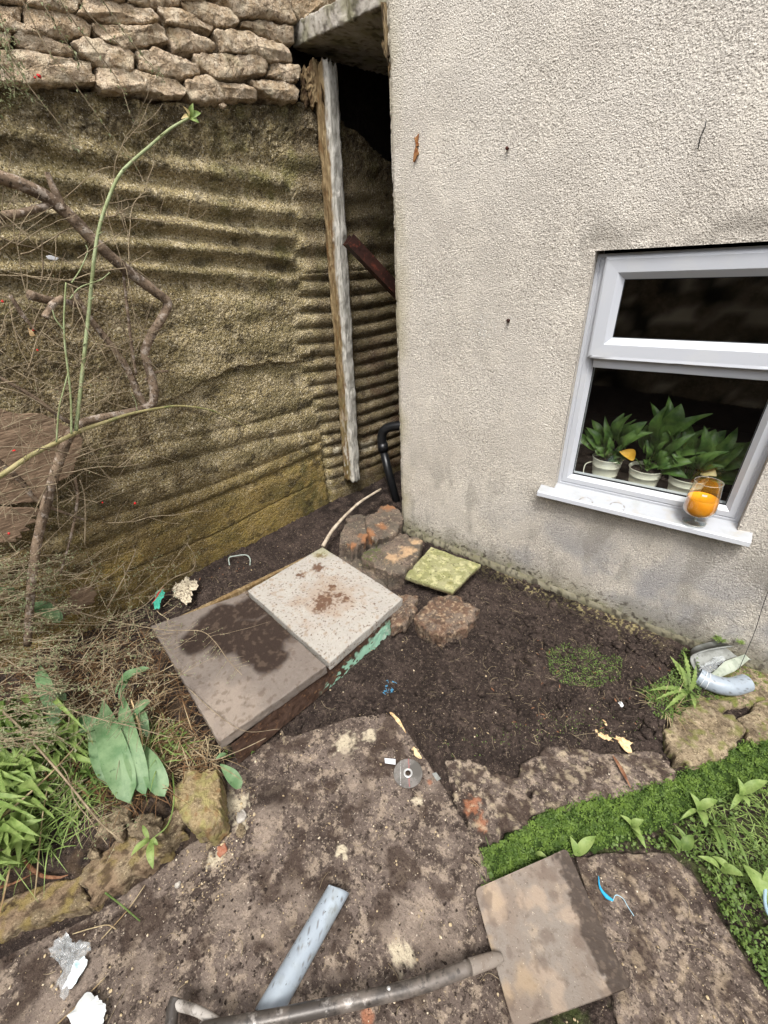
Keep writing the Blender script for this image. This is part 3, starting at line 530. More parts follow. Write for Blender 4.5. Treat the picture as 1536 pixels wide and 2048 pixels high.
# courses beyond the frame
zc = 2.86
for row in range(5):
    y = -3.4-.1*rnd.random()
    while y < 1.3:
        L_ = .22+.22*rnd.random(); h = .10+.035*rnd.random(); yc = y+L_/2
        ztop_here = lw(int(CX), 0)[2] if False else None
        zmin = 2.55 if yc > -1.25 else 2.30
        z0 = zc+row*.135-.55 if yc < -1.25 else zc+row*.135
        x = -.709+(.101 if yc < 0 else .298)*yc+.035
        if yc < -1.25 or z0 > 2.83:
            P = [(x, y, z0), (x, y+L_*.95, z0+.01*rnd.random()), (x, y+L_*.97, z0+h), (x, y+L_*.5, z0+h+.01), (x, y+.01, z0+h*.9)]
            solid('stone', P, (1, -.1, .1), .13, m_lime, dsw, rr=.022, res=.018, bulge=.015, wob=.05, seed=row*50+int(y*10), noise=[(.09, .02, 3, row)], tintf=stint(row))
        y += L_
# ------------------------------------------------------------------ lintel and passage
LA = np.array([-.72, .17, 2.655]); LB = np.array([.02, .035, 2.605])
def lintel():
    nx, ny, nzz = 110, 60, 14; V, Fc = outline3([(LA[0], LA[1], LA[2]+.085), (LB[0], LB[1], LB[2]+.085), (LB[0], 1.5, LB[2]+.09), (LA[0]+.1, 1.5, LA[2]+.09)], (0, 0, 1), .088, .008, .009)  # slab carried far back as a roof, added depth that darkens the passage
    return rough(V, Fc, [(.05, .006, 3, 5), (.015, .006, 3, 6)]), Fc
V, Fc = lintel()
mk('lintel_slab', V, Fc, m_conc, label='rough grey concrete lintel slab bridging the gap at the top beside the house', cat='lintel', tint=tinter(('#8d8a6d', spots(.1, -.2, .3, 1, .7)), ('#57543c', spots(.06, .1, .35, 2, .8)), ('#3c352a', spots(.03, .15, .35, 3, .7)))(V))
top_st = [[(612, 38), (622, -8), (648, -30), (690, -30), (684, 8), (655, 32)], [(690, 4), (700, -40), (752, -50), (760, -20), (735, 2)]]
for i, st in enumerate(top_st):
    P = np.array([lw(x, y, .04) for x, y in st]); solid('stone', P, (1, -.4, .2), .12, m_lime, dsw, rr=.03, res=.007, bulge=.02, wob=.05, seed=i+70, noise=[(.09, .02, 3, i+5), (.03, .008, 3, i+6)], tintf=stint(i+20))
pb = thing('added_passage_end', 'added dark wall closing the far end of the narrow gap behind the house to keep it dark', 'wall', (-.3, 1.6, 0))  # end wall added to shut light out of the passage
a = Acc(); a.add(*box((-1.0, 1.55, -.3), (.3, 1.7, 3.0))); a.mk('panel', m_dark_backing, pb, smooth=False)
# wall added behind the viewer, there only to be mirrored in the panes
bw = thing('reflection_wall', 'added wall behind the viewer, out of view, put there to be mirrored faintly in the window panes', 'wall', (1.5, -5.2, -.3))
V, Fq = outline3([(-3, -5.2, 3.2), (8, -5.2, 3.2), (8, -4.9, 3.2), (-3, -4.9, 3.2)], (0, 0, 1), 3.5, .05, .12); a = Acc(); mk('masonry', rough(V, Fq, [(.4, .12, 3, 3)]), Fq, m_lime2, bw, tint=tinter(('#e0d2b8', lambda V: .9*sstep(.0, .2, fbm(V*np.array([1, 1, 2.2]), .5, 4, 3))), ('#15120e', lambda V: .9*sstep(.05, .2, fbm(V, .4, 4, 8))))(rough(V, Fq, [(.4, .12, 3, 3)])))  # pale and near-black blotches give the mirrored wall something to show
# ------------------------------------------------------------------ flagstones, kerbs
def wp(pts, z): return gg(pts, z)
UP = (0, 0, 1)
fl_t = tinter(('#3b2f28', lambda V: .75*sstep(.02, .28, fbm(V, .11, 4, 101))), ('#2e2520', lambda V: .8*blob(g(545, 1590, Z_MAIN), .07, .5, .8, .03, 3)(V)), ('#c9bda4', lambda V: .75*np.maximum.reduce([blob(g(x, y, Z_MAIN), r, .6, 1.1, .02, int(x))(V) for x, y, r in ((690, 1490, .05), (740, 1470, .03), (470, 1610, .05), (480, 1650, .03), (680, 1700, .02), (690, 1715, .012), (800, 1900, .03), (810, 1920, .03), (430, 1720, .03), (835, 1600, .02))])),
               ('#8f8175', lambda V: .5*sstep(.05, .35, fbm(V, .16, 4, 104))), ('#a56a4c', lambda V: .6*np.maximum(blob(g(735, 2035, Z_MAIN), .02, .5, .6, .02, 1)(V), blob(g(860, 1565, Z_MAIN), .012, .5, .6, .02, 1)(V))))
V, Fq = outline3(wp(main_px, Z_MAIN), UP, .05, .008, .006, 0, .012, 3)
V = rough(V, Fq, [(.25, .005, 3, 1), (.05, .003, 3, 2), (.014, .0018, 3, 4)])
mk('paving_flag', V, Fq, m_flag, label='largest dirt covered paving flag in the foreground, under the grey pipe and cutting disc', cat='paving slab', tint=fl_t(V))
V, Fq = outline3(wp(low_px, Z_LOW), UP, .05, .008, .006, 0, .012, 5); V = rough(V, Fq, [(.2, .008, 3, 11), (.05, .006, 3, 12), (.014, .0035, 3, 14)])
mk('paving_flag', V, Fq, m_flag, label='lower muddy paving flag right of the shovel blade with the blue string on it', cat='paving slab', tint=tinter(('#3b2f28', lambda V: .7*sstep(0, .3, fbm(V, .09, 4, 105))), ('#9c8b76', spots(.035, .1, .4, 108, .5)))(V))
def flag(px, z, label, name='paving_flag', thick=.09, seed=0, mt=None, rr=.014, bulge=.004, cat='paving slab', tf=None, noise=None, wob=.04, nrm=UP, res=.0055, **k):
    mt = mt or m_flag
    return solid(name, wp(px, z) if not isinstance(px, np.ndarray) else px, nrm, thick, mt, rr=rr, res=res, bulge=bulge, wob=wob, seed=seed, noise=noise or [(.14, .008, 2, seed), (.035, .004, 3, seed+1), (.012, .002, 3, seed+2)], tintf=tf, label=label, cat=cat, **k)
dirt = lambda sd, am=.7, mossy=.0: tinter(('#3b2f28', spots(.06, -.05, .25, sd, am)), ('#b9aa8e', spots(.03, .1, .4, sd+1, .4)), ('#6d7038', spots(.05, .05, .35, sd+2, mossy)))
flag([(1045, 1523), (1095, 1494), (1165, 1492), (1215, 1508), (1273, 1500), (1314, 1512), (1339, 1523), (1362, 1554), (1314, 1568), (1260, 1589), (1190, 1597), (1132, 1618), (1078, 1622), (1055, 1575)], Z_FLAG, 'long pale stained edging flag above the bright moss, middle of the right hand edge', seed=21, tf=dirt(31), mt=m_flag)
flag([(893, 1530), (930, 1520), (979, 1540), (1045, 1556), (1078, 1622), (1041, 1657), (983, 1686), (950, 1690), (925, 1640), (900, 1590)], Z_FLAG-.003, 'dark broken edging flag with a rusty orange patch beside the large foreground flag', seed=22, tf=tinter(('#3b2f28', spots(.06, -.1, .2, 41, .8)), ('#a36a4c', lambda V: .6*np.maximum(blob(g(945, 1610, Z_FLAG), .035, .5, 1, .02, 1)(V), blob(g(965, 1650, Z_FLAG), .025, .5, 1, .02, 2)(V))), ('#b9aa8e', spots(.03, .15, .4, 45, .45))))
flag([(1327, 1456), (1388, 1407), (1422, 1407), (1471, 1436), (1490, 1467), (1455, 1502), (1401, 1527), (1360, 1525), (1339, 1500)], -.095, 'angular pale limestone block sitting on the edging below the grey pipe elbow', name='limestone_block', cat='stone', seed=23, mt=m_lime2, tf=dirt(51, .35, .7))
flag([(1480, 1436), (1510, 1404), (1580, 1372), (1680, 1400), (1640, 1440), (1540, 1472), (1502, 1488)], -.105, 'mossy greenish edging stone at the right edge of the photo', name='limestone_block', cat='stone', seed=24, mt=m_lime2, tf=dirt(61, .45, .9))
flag([(1370, 1400), (1400, 1330), (1520, 1300), (1640, 1320), (1640, 1390), (1520, 1410), (1440, 1420)], -.125, 'low rough stone footing under the grey pipe elbow by the house', name='stone_footing', cat='stone', seed=25, mt=m_lime2, tf=dirt(66, .5, .9), bulge=.01)
# left kerb
flag([(180, 1806), (235, 1772), (293, 1734), (345, 1690), (372, 1662), (362, 1622), (330, 1628), (255, 1668), (185, 1722), (165, 1762)], -.058, 'layered tan kerb stone nearest the yellow corner stone on the left edging', name='kerb_stone', cat='kerb stone', thick=.085, seed=26, mt=m_lime2, tf=tinter(('#86705a', spots(.08, -.3, .2, 71, .7)), ('#7d6f3c', spots(.05, .0, .3, 72, .6)), ('#4a3b2e', spots(.03, .1, .3, 73, .8))))
flag([(-260, 1985), (-100, 1920), (0, 1873), (90, 1838), (178, 1806), (162, 1752), (100, 1762), (0, 1800), (-120, 1850), (-300, 1900)], -.06, 'long tan kerb stone running off the left edge of the photo', name='kerb_stone', cat='kerb stone', thick=.085, seed=27, mt=m_lime2, tf=tinter(('#86705a', spots(.08, -.3, .2, 75, .7)), ('#8a7a40', spots(.05, -.1, .3, 76, .6)), ('#4a3b2e', spots(.03, .1, .3, 77, .8))))
yel = tinter(('#a8946a', spots(.08, -.5, .1, 78, .5)), ('#96905a', lambda V: .7*sstep(.05, .0, V[:, 2]+.0)*sstep(-.2, .3, fbm(V, .04, 3, 79))), ('#5a452c', spots(.012, .1, .4, 80, .5)), ('#7c5a3a', spots(.05, .2, .35, 81, .6)))
flag([(417, 1523), (436, 1557), (446, 1600), (450, 1632), (415, 1655), (385, 1650), (358, 1625), (345, 1600), (352, 1565), (385, 1540)], .0, 'yellow ochre corner stone at the end of the left kerb, pointing at the slab', name='corner_stone', cat='stone', thick=.12, seed=28, mt=m_lime2, rr=.012, bulge=.01, tf=yel)
bst = [([(176, 1637), (192, 1618), (212, 1622), (241, 1641), (248, 1656), (228, 1671), (195, 1671)], .0, 'rough tan lump of rubble, widest stone under the tulip leaves'), ([(225, 1600), (253, 1612), (258, 1640), (238, 1650), (222, 1636)], .01, 'small brown rubble stone upright just under the big tulip leaf tip'),
       ([(257, 1655), (268, 1637), (293, 1630), (320, 1638), (314, 1664), (286, 1675), (260, 1670)], .0, 'pale flat cream stone beside the small light green sprout'), ([(140, 1682), (163, 1685), (158, 1706), (140, 1706)], -.03, 'small square pink tinged stone chip lying on the left kerb'),
       ([(158, 1590), (180, 1575), (212, 1590), (215, 1612), (180, 1618)], .0, 'dull grey mauve stone half hidden behind the bed rubble'), ([(170, 1690), (190, 1690), (200, 1712), (180, 1718)], -.035, 'tan flat chip beside the square chip on the left kerb')]
for i, (px, z, lab) in enumerate(bst): flag(px, z, lab, name='rubble_stone', cat='stone', thick=.05, seed=110+i, mt=m_lime2, rr=.014, bulge=.012, noise=[(.05, .01, 3, i), (.015, .005, 3, i+5)], tf=dirt(120+i, .35), res=.004)
chips = [((572, 1480), .028, 'brown stone chip on the soil at the near edge of the stained slab', m_rock), ((483, 1665), .014, 'whitish rubble chip in the pale crumbs left of the large flag', m_lime2), ((482, 1632), .02, 'grey lump of mortar beside the pale patch on the flag', m_conc),
         ((445, 1698), .011, 'small terracotta fragment by the corner stone', None), ((416, 1695), .014, 'small tan chip tucked against the corner stone foot', m_lime2), ((360, 1770), .009, 'round grey pebble alone on the flag below the kerb', m_conc)]
m_terra = mat('terracotta', '#99705c', [('#8f5038', 'n', 60, .4, .6, .7)], [('n', 120, .003)])
for i, ((x, y), r, lab, mt_) in enumerate(chips):
    c = gs(x, y) if i == 0 else g(x, y, Z_MAIN); c = c+[0, 0, .4*r]; P = [c+np.array([r*math.cos(a)*(1.1+.3*math.sin(3*a+i)), r*math.sin(a)*(.9+.2*math.cos(2*a+i)), .3*r]) for a in np.arange(7)*.897]
    flag(np.array(P), 0, lab, name='stone_chip', cat='stone chip', thick=r*.9, seed=140+i, mt=mt_ or m_terra, rr=r*.35, bulge=r*.3, noise=[(.03, .005, 3, i), (.008, .002, 2, i)], res=.0025, tf=dirt(150+i, .4) if mt_ else (lambda V: np.zeros((len(V), 4))))
# ------------------------------------------------------------------ concrete cover slabs over the chamber
ZS = .055
s1 = [(645, 1094), (806, 1197), (658, 1326), (495, 1181)]; s2 = [(490, 1185), (652, 1331), (437, 1484), (302, 1252)]
st1 = tinter(('#9f9b94', lambda V: .7+.2*fbm(V, .1, 3, 199)), ('#978676', lambda V: .7*blob(g(655, 1195, ZS), .2, .6, .9, .08, 1)(V)), ('#5d4434', lambda V: .95*np.maximum.reduce([blob(g(x, y, ZS), r, .6, 1.3, .025, int(x))(V) for x, y, r in ((650, 1200, .065), (640, 1215, .04), (680, 1190, .03), (665, 1175, .03), (600, 1150, .03), (635, 1135, .045), (640, 1110, .03), (690, 1200, .03))])),
              ('#5c4334', spots(.012, .28, .4, 201, .85)), ('#8d7864', spots(.03, .2, .45, 202, .6)), ('#8a8a5c', lambda V: .5*blob(g(648, 1100, ZS), .1, .8, .6, .04, 1)(V)))
st2 = tinter(('#5f534c', lambda V: .8+.0*V[:, 0]), ('#9a8d80', lambda V: .6*blob(g(450, 1420, ZS), .17, .7, .6, .08, 3)(V)), ('#2e231d', lambda V: .96*np.maximum.reduce([blob(g(x, y, ZS), r*1.12, .30, .30, .10, 77)(V) for x, y, r in ((505, 1215, .11), (555, 1255, .13), (520, 1290, .13), (440, 1240, .12), (400, 1275, .10), (540, 1320, .08), (470, 1270, .14))])),
              ('#5a4c40', spots(.03, .12, .35, 213, .5)))
for px, tf, lab, sd in ((s1, st1, 'paler concrete cover slab with brown speckled stains, nearer the house', 1), (s2, st2, 'darker concrete cover slab with a big wet dark stain, nearer the bed', 2)):
    V, Fq = outline3(wp(px, ZS), UP, .052, .005, .0045, 0, .004, sd); V = rough(V, Fq, [(.2, .004, 3, sd), (.02, .0016, 3, sd+3)])
    mk('cover_slab', V, Fq, m_conc, label=lab, cat='concrete slab', tint=tf(V), group='concrete covers over the chamber')
# chamber below: brick upstand with the flaking turquoise timber
ch = thing('chamber_upstand', 'low chamber wall with flaking turquoise paint under the front edge of the cover slabs', 'chamber', g(560, 1300, -.1))
V, Fq = outline3(wp([(640, 1112), (776, 1213), (650, 1318), (442, 1470), (318, 1260), (480, 1180)], .010), UP, .17, .01, .008, 0, .01, 9); V = rough(V, Fq, [(.08, .008, 3, 1), (.02, .004, 3, 2)])
mk('masonry', V, Fq, m_rock, ch, tint=dirt(220, .8)(V))
fa, fb = g(782, 1236, .0), g(462, 1492, .0); dv = nz(fb-fa); nv = np.cross(dv, UP); nv = -nv if nv[0] < 0 and nv[1] > 0 else nv
if nv.dot(CAM-fa) < 0: nv = -nv
m_paint = mat('flaking_turquoise_paint', '#4c3a30', [('#3a291f', 'n', 20, .4, .6, .8), ('#7a5a40', 'n', 50, .55, .7, .7)], [('n', 60, .006)], tint=True)
u = np.linspace(0, 1, 200); vv = np.linspace(0, 1, 30); GX, GY = np.meshgrid(u, vv, indexing='ij'); Lf = np.linalg.norm(fb-fa)
V = fa[None]+dv*(GX.ravel()*Lf)[:, None]+np.array([0, 0, 1.])*(.012-GY.ravel()*.125)[:, None]+nv*(.004+.010*GY.ravel())[:, None]; V = V+nv*(.004*fbm(V, .03, 4, 5))[:, None]
tq = tinter(('#8fb8a0', lambda V: .95*sstep(-.02, .06, fbm(V*np.array([1, 1, 1.6]), .035, 4, 231)+.7*sstep(.50, .1, ((V-fa)@dv)/Lf)-.12)*sstep(.56, .44, ((V-fa)@dv)/Lf)*sstep(.0, -.02, V[:, 2]+.03*fbm(V, .04, 3, 2)+.02-.03*sstep(.3, 0, ((V-fa)@dv)/Lf)+.10*(((V-fa)@dv)/Lf)**1.5)),
            ('#c9d6c6', lambda V: .6*sstep(.15, .3, fbm(V, .03, 3, 233))*sstep(.2, .05, ((V-fa)@dv)/Lf)))
mk('painted_board', V, gridf(200, 30), m_paint, ch, tint=tq(V))
# wooden batten behind the slabs
a = Acc(); p0, p1 = g(318, 1256, .035), g(648, 1098, .035)
sd_ = nz(np.cross(nz(p1-p0), UP)); V, Fq = outline3([p0-sd_*.016, p0+sd_*.016, p1+sd_*.010, p1-sd_*.010], UP, .035, .003, .006, 0, .0, 3); V = rough(V, Fq, [(.03, .003, 3, 4)])
mk('timber_batten', V, Fq, m_wood, label='long thin tan timber batten behind the cover slabs', cat='batten', tint=tinter(('#8c6f48', spots(.1, -.4, .4, 3, .5)))(V))
# ------------------------------------------------------------------ rocks and tile by the corner
rk = tinter(('#57534a', spots(.09, -.2, .3, 301, .6)), ('#9a6c4a', lambda V: .85*np.maximum.reduce([blob(g(x, y, .13), r*1.3, .6, .8, .04, int(x))(V) for x, y, r in ((735, 1075, .05), (775, 1020, .06), (765, 1060, .04), (700, 1090, .03))])), ('#c2a27e', lambda V: .8*np.maximum.reduce([blob(g(x, y, .095), r*1.3, .5, .8, .04, int(x))(V) for x, y, r in ((815, 1105, .045), (785, 1120, .04), (830, 1085, .03))])),
            ('#54602c', lambda V: .7*blob(g(740, 1110, .10), .09, .6, 1, .03, 5)(V)*sstep(-.1, .2, fbm(V, .02, 3, 3))), ('#c9b898', spots(.02, .34, .46, 305, .4)))
rk5 = tinter(('#6b5140', spots(.06, -.2, .2, 311, .7)), ('#bfa88a', spots(.02, .1, .4, 312, .5)), ('#3f322a', spots(.04, .15, .35, 313, .7)))
rocks = [([(677, 1064), (700, 1031), (722, 1026), (737, 1034), (745, 1058), (727, 1085), (702, 1095), (681, 1083)], .125, .17, 'dark grey green rock under the end of the white stick', rk), ([(728, 1034), (775, 1008), (800, 1016), (806, 1046), (782, 1068), (748, 1086), (736, 1060)], .155, .2, 'rusty brown rock pushed into the gap at the house corner', rk),
         ([(724, 1106), (747, 1080), (798, 1062), (842, 1078), (838, 1108), (806, 1142), (775, 1147), (744, 1128)], .10, .16, 'large dark mossy rock with a tan broken face, between slab and green tile', rk), ([(776, 1228), (800, 1188), (832, 1186), (838, 1214), (808, 1246), (786, 1254)], .0, .07, 'small speckled rock wedged between the pale slab and the block', rk5),
         ([(830, 1232), (866, 1192), (905, 1188), (958, 1218), (938, 1252), (888, 1272), (850, 1258)], .015, .11, 'squarish brown rock standing alone in front of the green tile', rk5), ([(668, 1120), (690, 1098), (735, 1130), (770, 1160), (775, 1180), (745, 1165)], .015, .08, 'long dark stone lying along the upper edge of the pale slab', rk)]
for i, (px, z, th, lab, tf) in enumerate(rocks): flag(px, z, lab, name='rock', cat='rock', thick=th, seed=160+i, mt=m_rock, rr=.012, bulge=.010, noise=[(.12, .012, 2, i+3), (.03, .004, 3, i+9), (.01, .0018, 3, i)], tf=tf, res=.0045, nrm=(.05*math.sin(i), .08*math.cos(i), 1))
m_tile = mat('algae_green_tile', '#8c8a68', [('#73744a', 'n', 14, .38, .6, .8), ('#b4b07e', 'n', 30, .52, .7, .7), ('#6d5f3e', 'n', 60, .6, .7, .6)], [('n', 70, .002)], tint=True)
tp = np.array([g(808, 1152, .055), g(862, 1094, .06), g(961, 1129, .05), g(905, 1184, .045)])
V, Fq = outline3(tp, UP, .028, .004, .004, 0, .006, 4); V = rough(V, Fq, [(.03, .0025, 3, 1)])
mk('paving_tile', V, Fq, m_tile, label='small square algae green paving tile resting on rocks by the house foot', cat='tile', tint=tinter(('#5f5c1e', lambda V: .6*blob(g(900, 1165, .05), .022, .8, .5, .01)(V)), ('#4f4030', lambda V: .8*sstep(.04, .028, V[:, 2])), ('#bdb98e', spots(.04, .1, .4, 5, .5)), ('#3c3524', spots(.014, .33, .42, 6, .8)))(V))
# ------------------------------------------------------------------ post, broken board end, rusty channel, drain pipe, stick
PT, PB = lw(648, 120, .07), lw(704, 962, .06)
nL = 300; sec = [(-.055, -.03), (-.02, -.034), (.02, -.034), (.05, -.03), (.052, 0), (.05, .045), (0, .05), (-.05, .045)]
post = thing('timber_post', 'tall rotten timber post with flaking white paint leaning on the corrugated wall', 'post', PB)
def postpiece(faceset, name, mt, tf):
    V = []; ax = PT-PB
    for i in range(nL):
        f = i/(nL-1); c = PB+ax*f; s = 1.0
        for (x, y) in faceset: V.append(c+np.array([x*s, y*s, 0]))
    V = np.array(V); k = len(faceset); e = sstep(.965, 1, (V-PB)@(ax)/(ax@ax)); V = V+np.c_[.006*fbm(V*np.array([1, 1, .16]), .012, 3, 401)+.008*fbm(V, .12, 2, 405), .008*fbm(V*np.array([1, 1, .16]), .012, 3, 402), 0*V[:, 0]]
    V[:, 2] -= e*.06*np.maximum(0, .3+fbm(V*np.array([1, 1, .0]), .014, 2, 403)); e2 = sstep(.02, 0, (V-PB)@(ax)/(ax@ax)); V[:, 2] += e2*.05*np.maximum(0, .3+fbm(V*np.array([1, 1, .0]), .016, 2, 404))
    Fc = []
    for i in range(nL-1):
        for j in range(k if faceset is secf else k-1): Fc.append((i*k+j, i*k+(j+1) % k, (i+1)*k+(j+1) % k, (i+1)*k+j))
    if faceset is secf: Fc += [tuple(range(k))[::-1], tuple((nL-1)*k+j for j in range(k))]
    return mk(name, V, Fc, mt, post, tint=tf(V))
secf = []
for i in range(len(sec)):
    a_, b_ = np.array(sec[i]), np.array(sec[(i+1) % len(sec)])
    for t_ in np.arange(4)/4: secf.append(tuple(a_*(1-t_)+b_*t_))
white = lambda V: sstep(.012, .03, (V-PB-((V-PB)@(PT-PB)/((PT-PB)@(PT-PB)))[:, None]*(PT-PB))[:, 0]+.028*fbm(V*np.array([1, 1, .12]), .022, 4, 411))
pt_ = tinter(('#6a6138', lambda V: .6*sstep(1.6, .6, V[:, 2])*sstep(-.3, .3, fbm(V, .08, 3, 412))), ('#c9c6be', lambda V: .93*white(V)), ('#8f8b80', lambda V: .8*white(V)*sstep(.0, .25, fbm(V*np.array([1, 1, .15]), .012, 3, 414))), ('#d8d3c6', lambda V: .8*sstep(.9, .3, V[:, 2])*sstep(.08, .2, fbm(V*np.array([1, 1, .25]), .02, 4, 415))), ('#6b4c2a', lambda V: .7*(1-white(V))*sstep(0, .3, fbm(V*np.array([1, 1, .15]), .02, 3, 416))))
postpiece(secf, 'shaft', m_wood, pt_)
m_knot = mat('dark_knot', '#4c3a22', [('#8a6d42', 'n', 40, .5, .65, .7)], [('n', 60, .006)])
kc = lw(645, 190, .115); V, Fc = outline3([kc+np.array([0.02*math.cos(a), -.02*math.cos(a), .030*math.sin(a)]) for a in np.arange(10)*.628], (.6, -.75, 0), .02, .008, .003, .01, .1, 3); mk('knot', V, Fc, m_knot, post)
P = np.array([lw(x, y, .045) for x, y in ((612, 138), (622, 128), (640, 122), (648, 150), (640, 205), (622, 215), (616, 180))])
solid('broken_timber', P, (.7, -.7, 0), .05, m_wood, rr=.004, res=.005, wob=.04, seed=7, noise=[(.012, .008, 3, 1)], tintf=tinter(('#5c4630', spots(.03, -.1, .2, 5, .8))), label='short splintered brown timber end beside the top of the white post', cat='timber')
P = np.array([lw(x, y, .02) for x, y in ((602, 150), (610, 140), (618, 160), (622, 205), (612, 215), (604, 190))])
solid('broken_timber', P, (.7, -.7, 0), .05, m_wood, rr=.004, res=.005, wob=.04, seed=8, noise=[(.012, .008, 3, 1)], tintf=tinter(('#4c3a2a', spots(.03, -.4, .2, 5, .9))), label='narrow dark timber packing between the last wall stone and the splintered end', cat='timber')
# rusty channel
ca, cb = hw(697, 478, .10), hw(835, 625, .50)
ax_ = nz(cb-ca); up_ = nz(np.array([0, 0, 1.])-ax_*ax_[2]); sd_ = np.cross(ax_, up_); prof = [(-.035, .03), (-.035, -.035), (.035, -.035), (.035, .03), (.029, .03), (.029, -.029), (-.029, -.029), (-.029, .03)]
V = np.array([p+sd_*x+up_*y for p in (ca, ca*.6+cb*.4, cb) for x, y in prof]); k = len(prof); Fc = [(i*k+j, i*k+(j+1) % k, (i+1)*k+(j+1) % k, (i+1)*k+j) for i in range(2) for j in range(k)]+[(0, 1, 2, 3, 4, 5, 6, 7), (16, 17, 18, 19, 20, 21, 22, 23)]
rc = thing('rusty_channel', 'dark red rusty metal channel sloping from the post in behind the house', 'metal channel', ca)
mk('channel', V, Fc, m_rust, rc, smooth=False)
V, Fc = tube([ca+up_*.005+ax_*.03, (ca+cb)/2+up_*.01, cb], .011, 8); mk('inner_bar', V, Fc, m_black, rc)
# drain pipe
dp = thing('drain_pipe', 'black plastic waste pipe with an elbow in the gap behind the house corner', 'pipe', hw(790, 1000, .33))
el_ = [hw(870, 830, .60), hw(815, 848, .48), hw(775, 856, .42), hw(764, 872, .40), hw(766, 900, .39)]
V, Fc = tube(spline(el_, 8), .036, 20); mk('elbow', V, Fc, m_black, dp)
V, Fc = tube([hw(766, 898, .39), hw(776, 940, .36), hw(795, 1010, .30)], .032, 20); mk('straight_pipe', V, Fc, m_black, dp)
V, Fc = tube([hw(765, 886, .395), hw(767, 903, .388)], .041, 20); mk('collar', V, Fc, m_black, dp)
m_wstick = mat('whitened_stick', '#b7aa98', [('#8d7f6c', 'n', 20, .4, .6, .8), ('#5a4c3e', 'n', 60, .6, .7, .8)], [('n', 100, .002)])
st_ = [g(646, 1092, .07), g(664, 1062, .10), g(690, 1032, .13), g(722, 1003, .16), g(762, 978, .18)]
V, Fc = tube(spline(st_, 8), [.012, .012, .011, .010, .008], 10, rough=.25, seed=2); mk('stick', V, Fc, m_wstick, label='bent whitish stick leaning over the rocks from the slab corner', cat='stick')
# ------------------------------------------------------------------ foreground pipe, disc, shovel
pa, pb_ = g(677, 1780, Z_MAIN+.037), g(528, 2040, Z_MAIN+.037); ax_ = nz(pb_-pa); up_ = np.array([0, 0, 1.]); sd_ = np.cross(ax_, up_); n = 48; V = []
for rr_ in (.0345, .0315):
    seq = np.linspace(0, 1, 40) if rr_ > .033 else np.linspace(1, 0, 12)
    for f in seq:
        for j in range(n):
            an = j*2*math.pi/n; off = (1-f)*(.016*math.cos(an))*0.9*(1 if f < .02 else 1)
            V.append(pa*(1-f)+pb_*f+ax_*((.012*math.cos(an-.4)) if f < 1e-6 else 0)+rr_*(math.cos(an)*sd_+math.sin(an)*up_))
m_ = 52; Fc = [(i*n+j, i*n+(j+1) % n, ((i+1) % m_)*n+(j+1) % n, ((i+1) % m_)*n+j) for i in range(m_) for j in range(n)]
mk('grey_pipe', V, Fc, m_greyp, label='length of pale grey plastic pipe lying on the foreground flag', cat='pipe', tint=tinter(('#5b5148', spots(.012, .33, .4, 501, .8)), ('#7f8585', spots(.05, .1, .4, 502, .5)))(np.array(V)))
dc = g(816, 1547, Z_MAIN+.006); cd_ = thing('cutting_disc', 'worn grey cutting disc with a white metal centre ring on the large flag', 'cutting disc', dc)
m_disc = mat('abrasive_disc', '#77736f', [('#55524e', 'n', 30, .4, .6, .7), ('#9a9794', 'n', 60, .55, .7, .6)], [('n', 300, .0008)], rough=.5, tint=True)
pr_ = [(.0115, 0)]+[(.0115+(.0465)*t_, .0012+.0002*math.sin(t_*9)) for t_ in np.linspace(0, 1, 30)]+[(.058, -.001), (.0115, -.001)]
V, Fc = lathe(pr_, dc, 72); V[:, 2] += .004*((V[:, 0]-dc[0])/.058)+.003
def dstripe(V):
    q = V-dc; return np.maximum((np.abs(q[:, 0]*.83+q[:, 1]*.56-.004) < .0016), 0)*1.
red = tinter(('#5a5753', blob(dc+np.array([.02, .03, 0]), .035, .3, .3, .02, 2)), ('#b06a6a', lambda V: .9*dstripe(V)), ('#d0cfcd', lambda V: .7*(np.abs((V-dc)[:, 0]*.83+(V-dc)[:, 1]*.56+.030) < .0012)), ('#3a3835', blob(dc+np.array([.030, -.022, 0]), .007, .3, .2, .02, 2)))
mk('abrasive', V, Fc, m_disc, cd_, tint=red(V))
m_zinc = mat('bare_metal', '#d6d6d4', rough=.35, metal=.6)
V, Fc = lathe([(.0108, .0), (.0112, .0035), (.018, .0035), (.0184, .001), (.0108, .0)], dc+np.array([0, 0, .003]), 48); mk('centre_ring', V, Fc, m_zinc, cd_)
sh = thing('shovel', 'muddy square mouthed shovel lying across the flags at the bottom of the photo', 'shovel', g(1100, 1880, -.12))
zb = {0: -.085, 1: -.10, 2: -.105, 3: -.125, 4: -.10}
bp = np.array([g(948, 1786, -.092), g(960, 1775, -.092), g(1113, 1701, -.105), g(1122, 1700, -.105), g(1146, 1713, -.108), g(1260, 1972, -.125), g(1258, 1982, -.125), g(1036, 2062, -.105), g(1022, 2058, -.105), g(1003, 1985, -.099), g(967, 1870, -.095)])
cc = bp.mean(0); A_ = np.c_[bp[:, :2]-cc[:2], np.ones(len(bp))]; co_ = np.linalg.lstsq(A_, bp[:, 2], rcond=None)[0]; bp[:, 2] = A_@co_
cA, cB, cC, cD = [cc+np.array([q[0]-cc[0], q[1]-cc[1], co_[0]*(q[0]-cc[0])+co_[1]*(q[1]-cc[1])+co_[2]-cc[2]]) for q in (g(949, 1781, -.092), g(1132, 1700, -.106), g(1262, 1978, -.125), g(1028, 2062, -.105))]
nb, mb = 110, 120; uu, vv_ = np.meshgrid(np.linspace(0, 1, nb), np.linspace(0, 1, mb), indexing='ij'); uu, vv_ = uu.ravel()[:, None], vv_.ravel()[:, None]
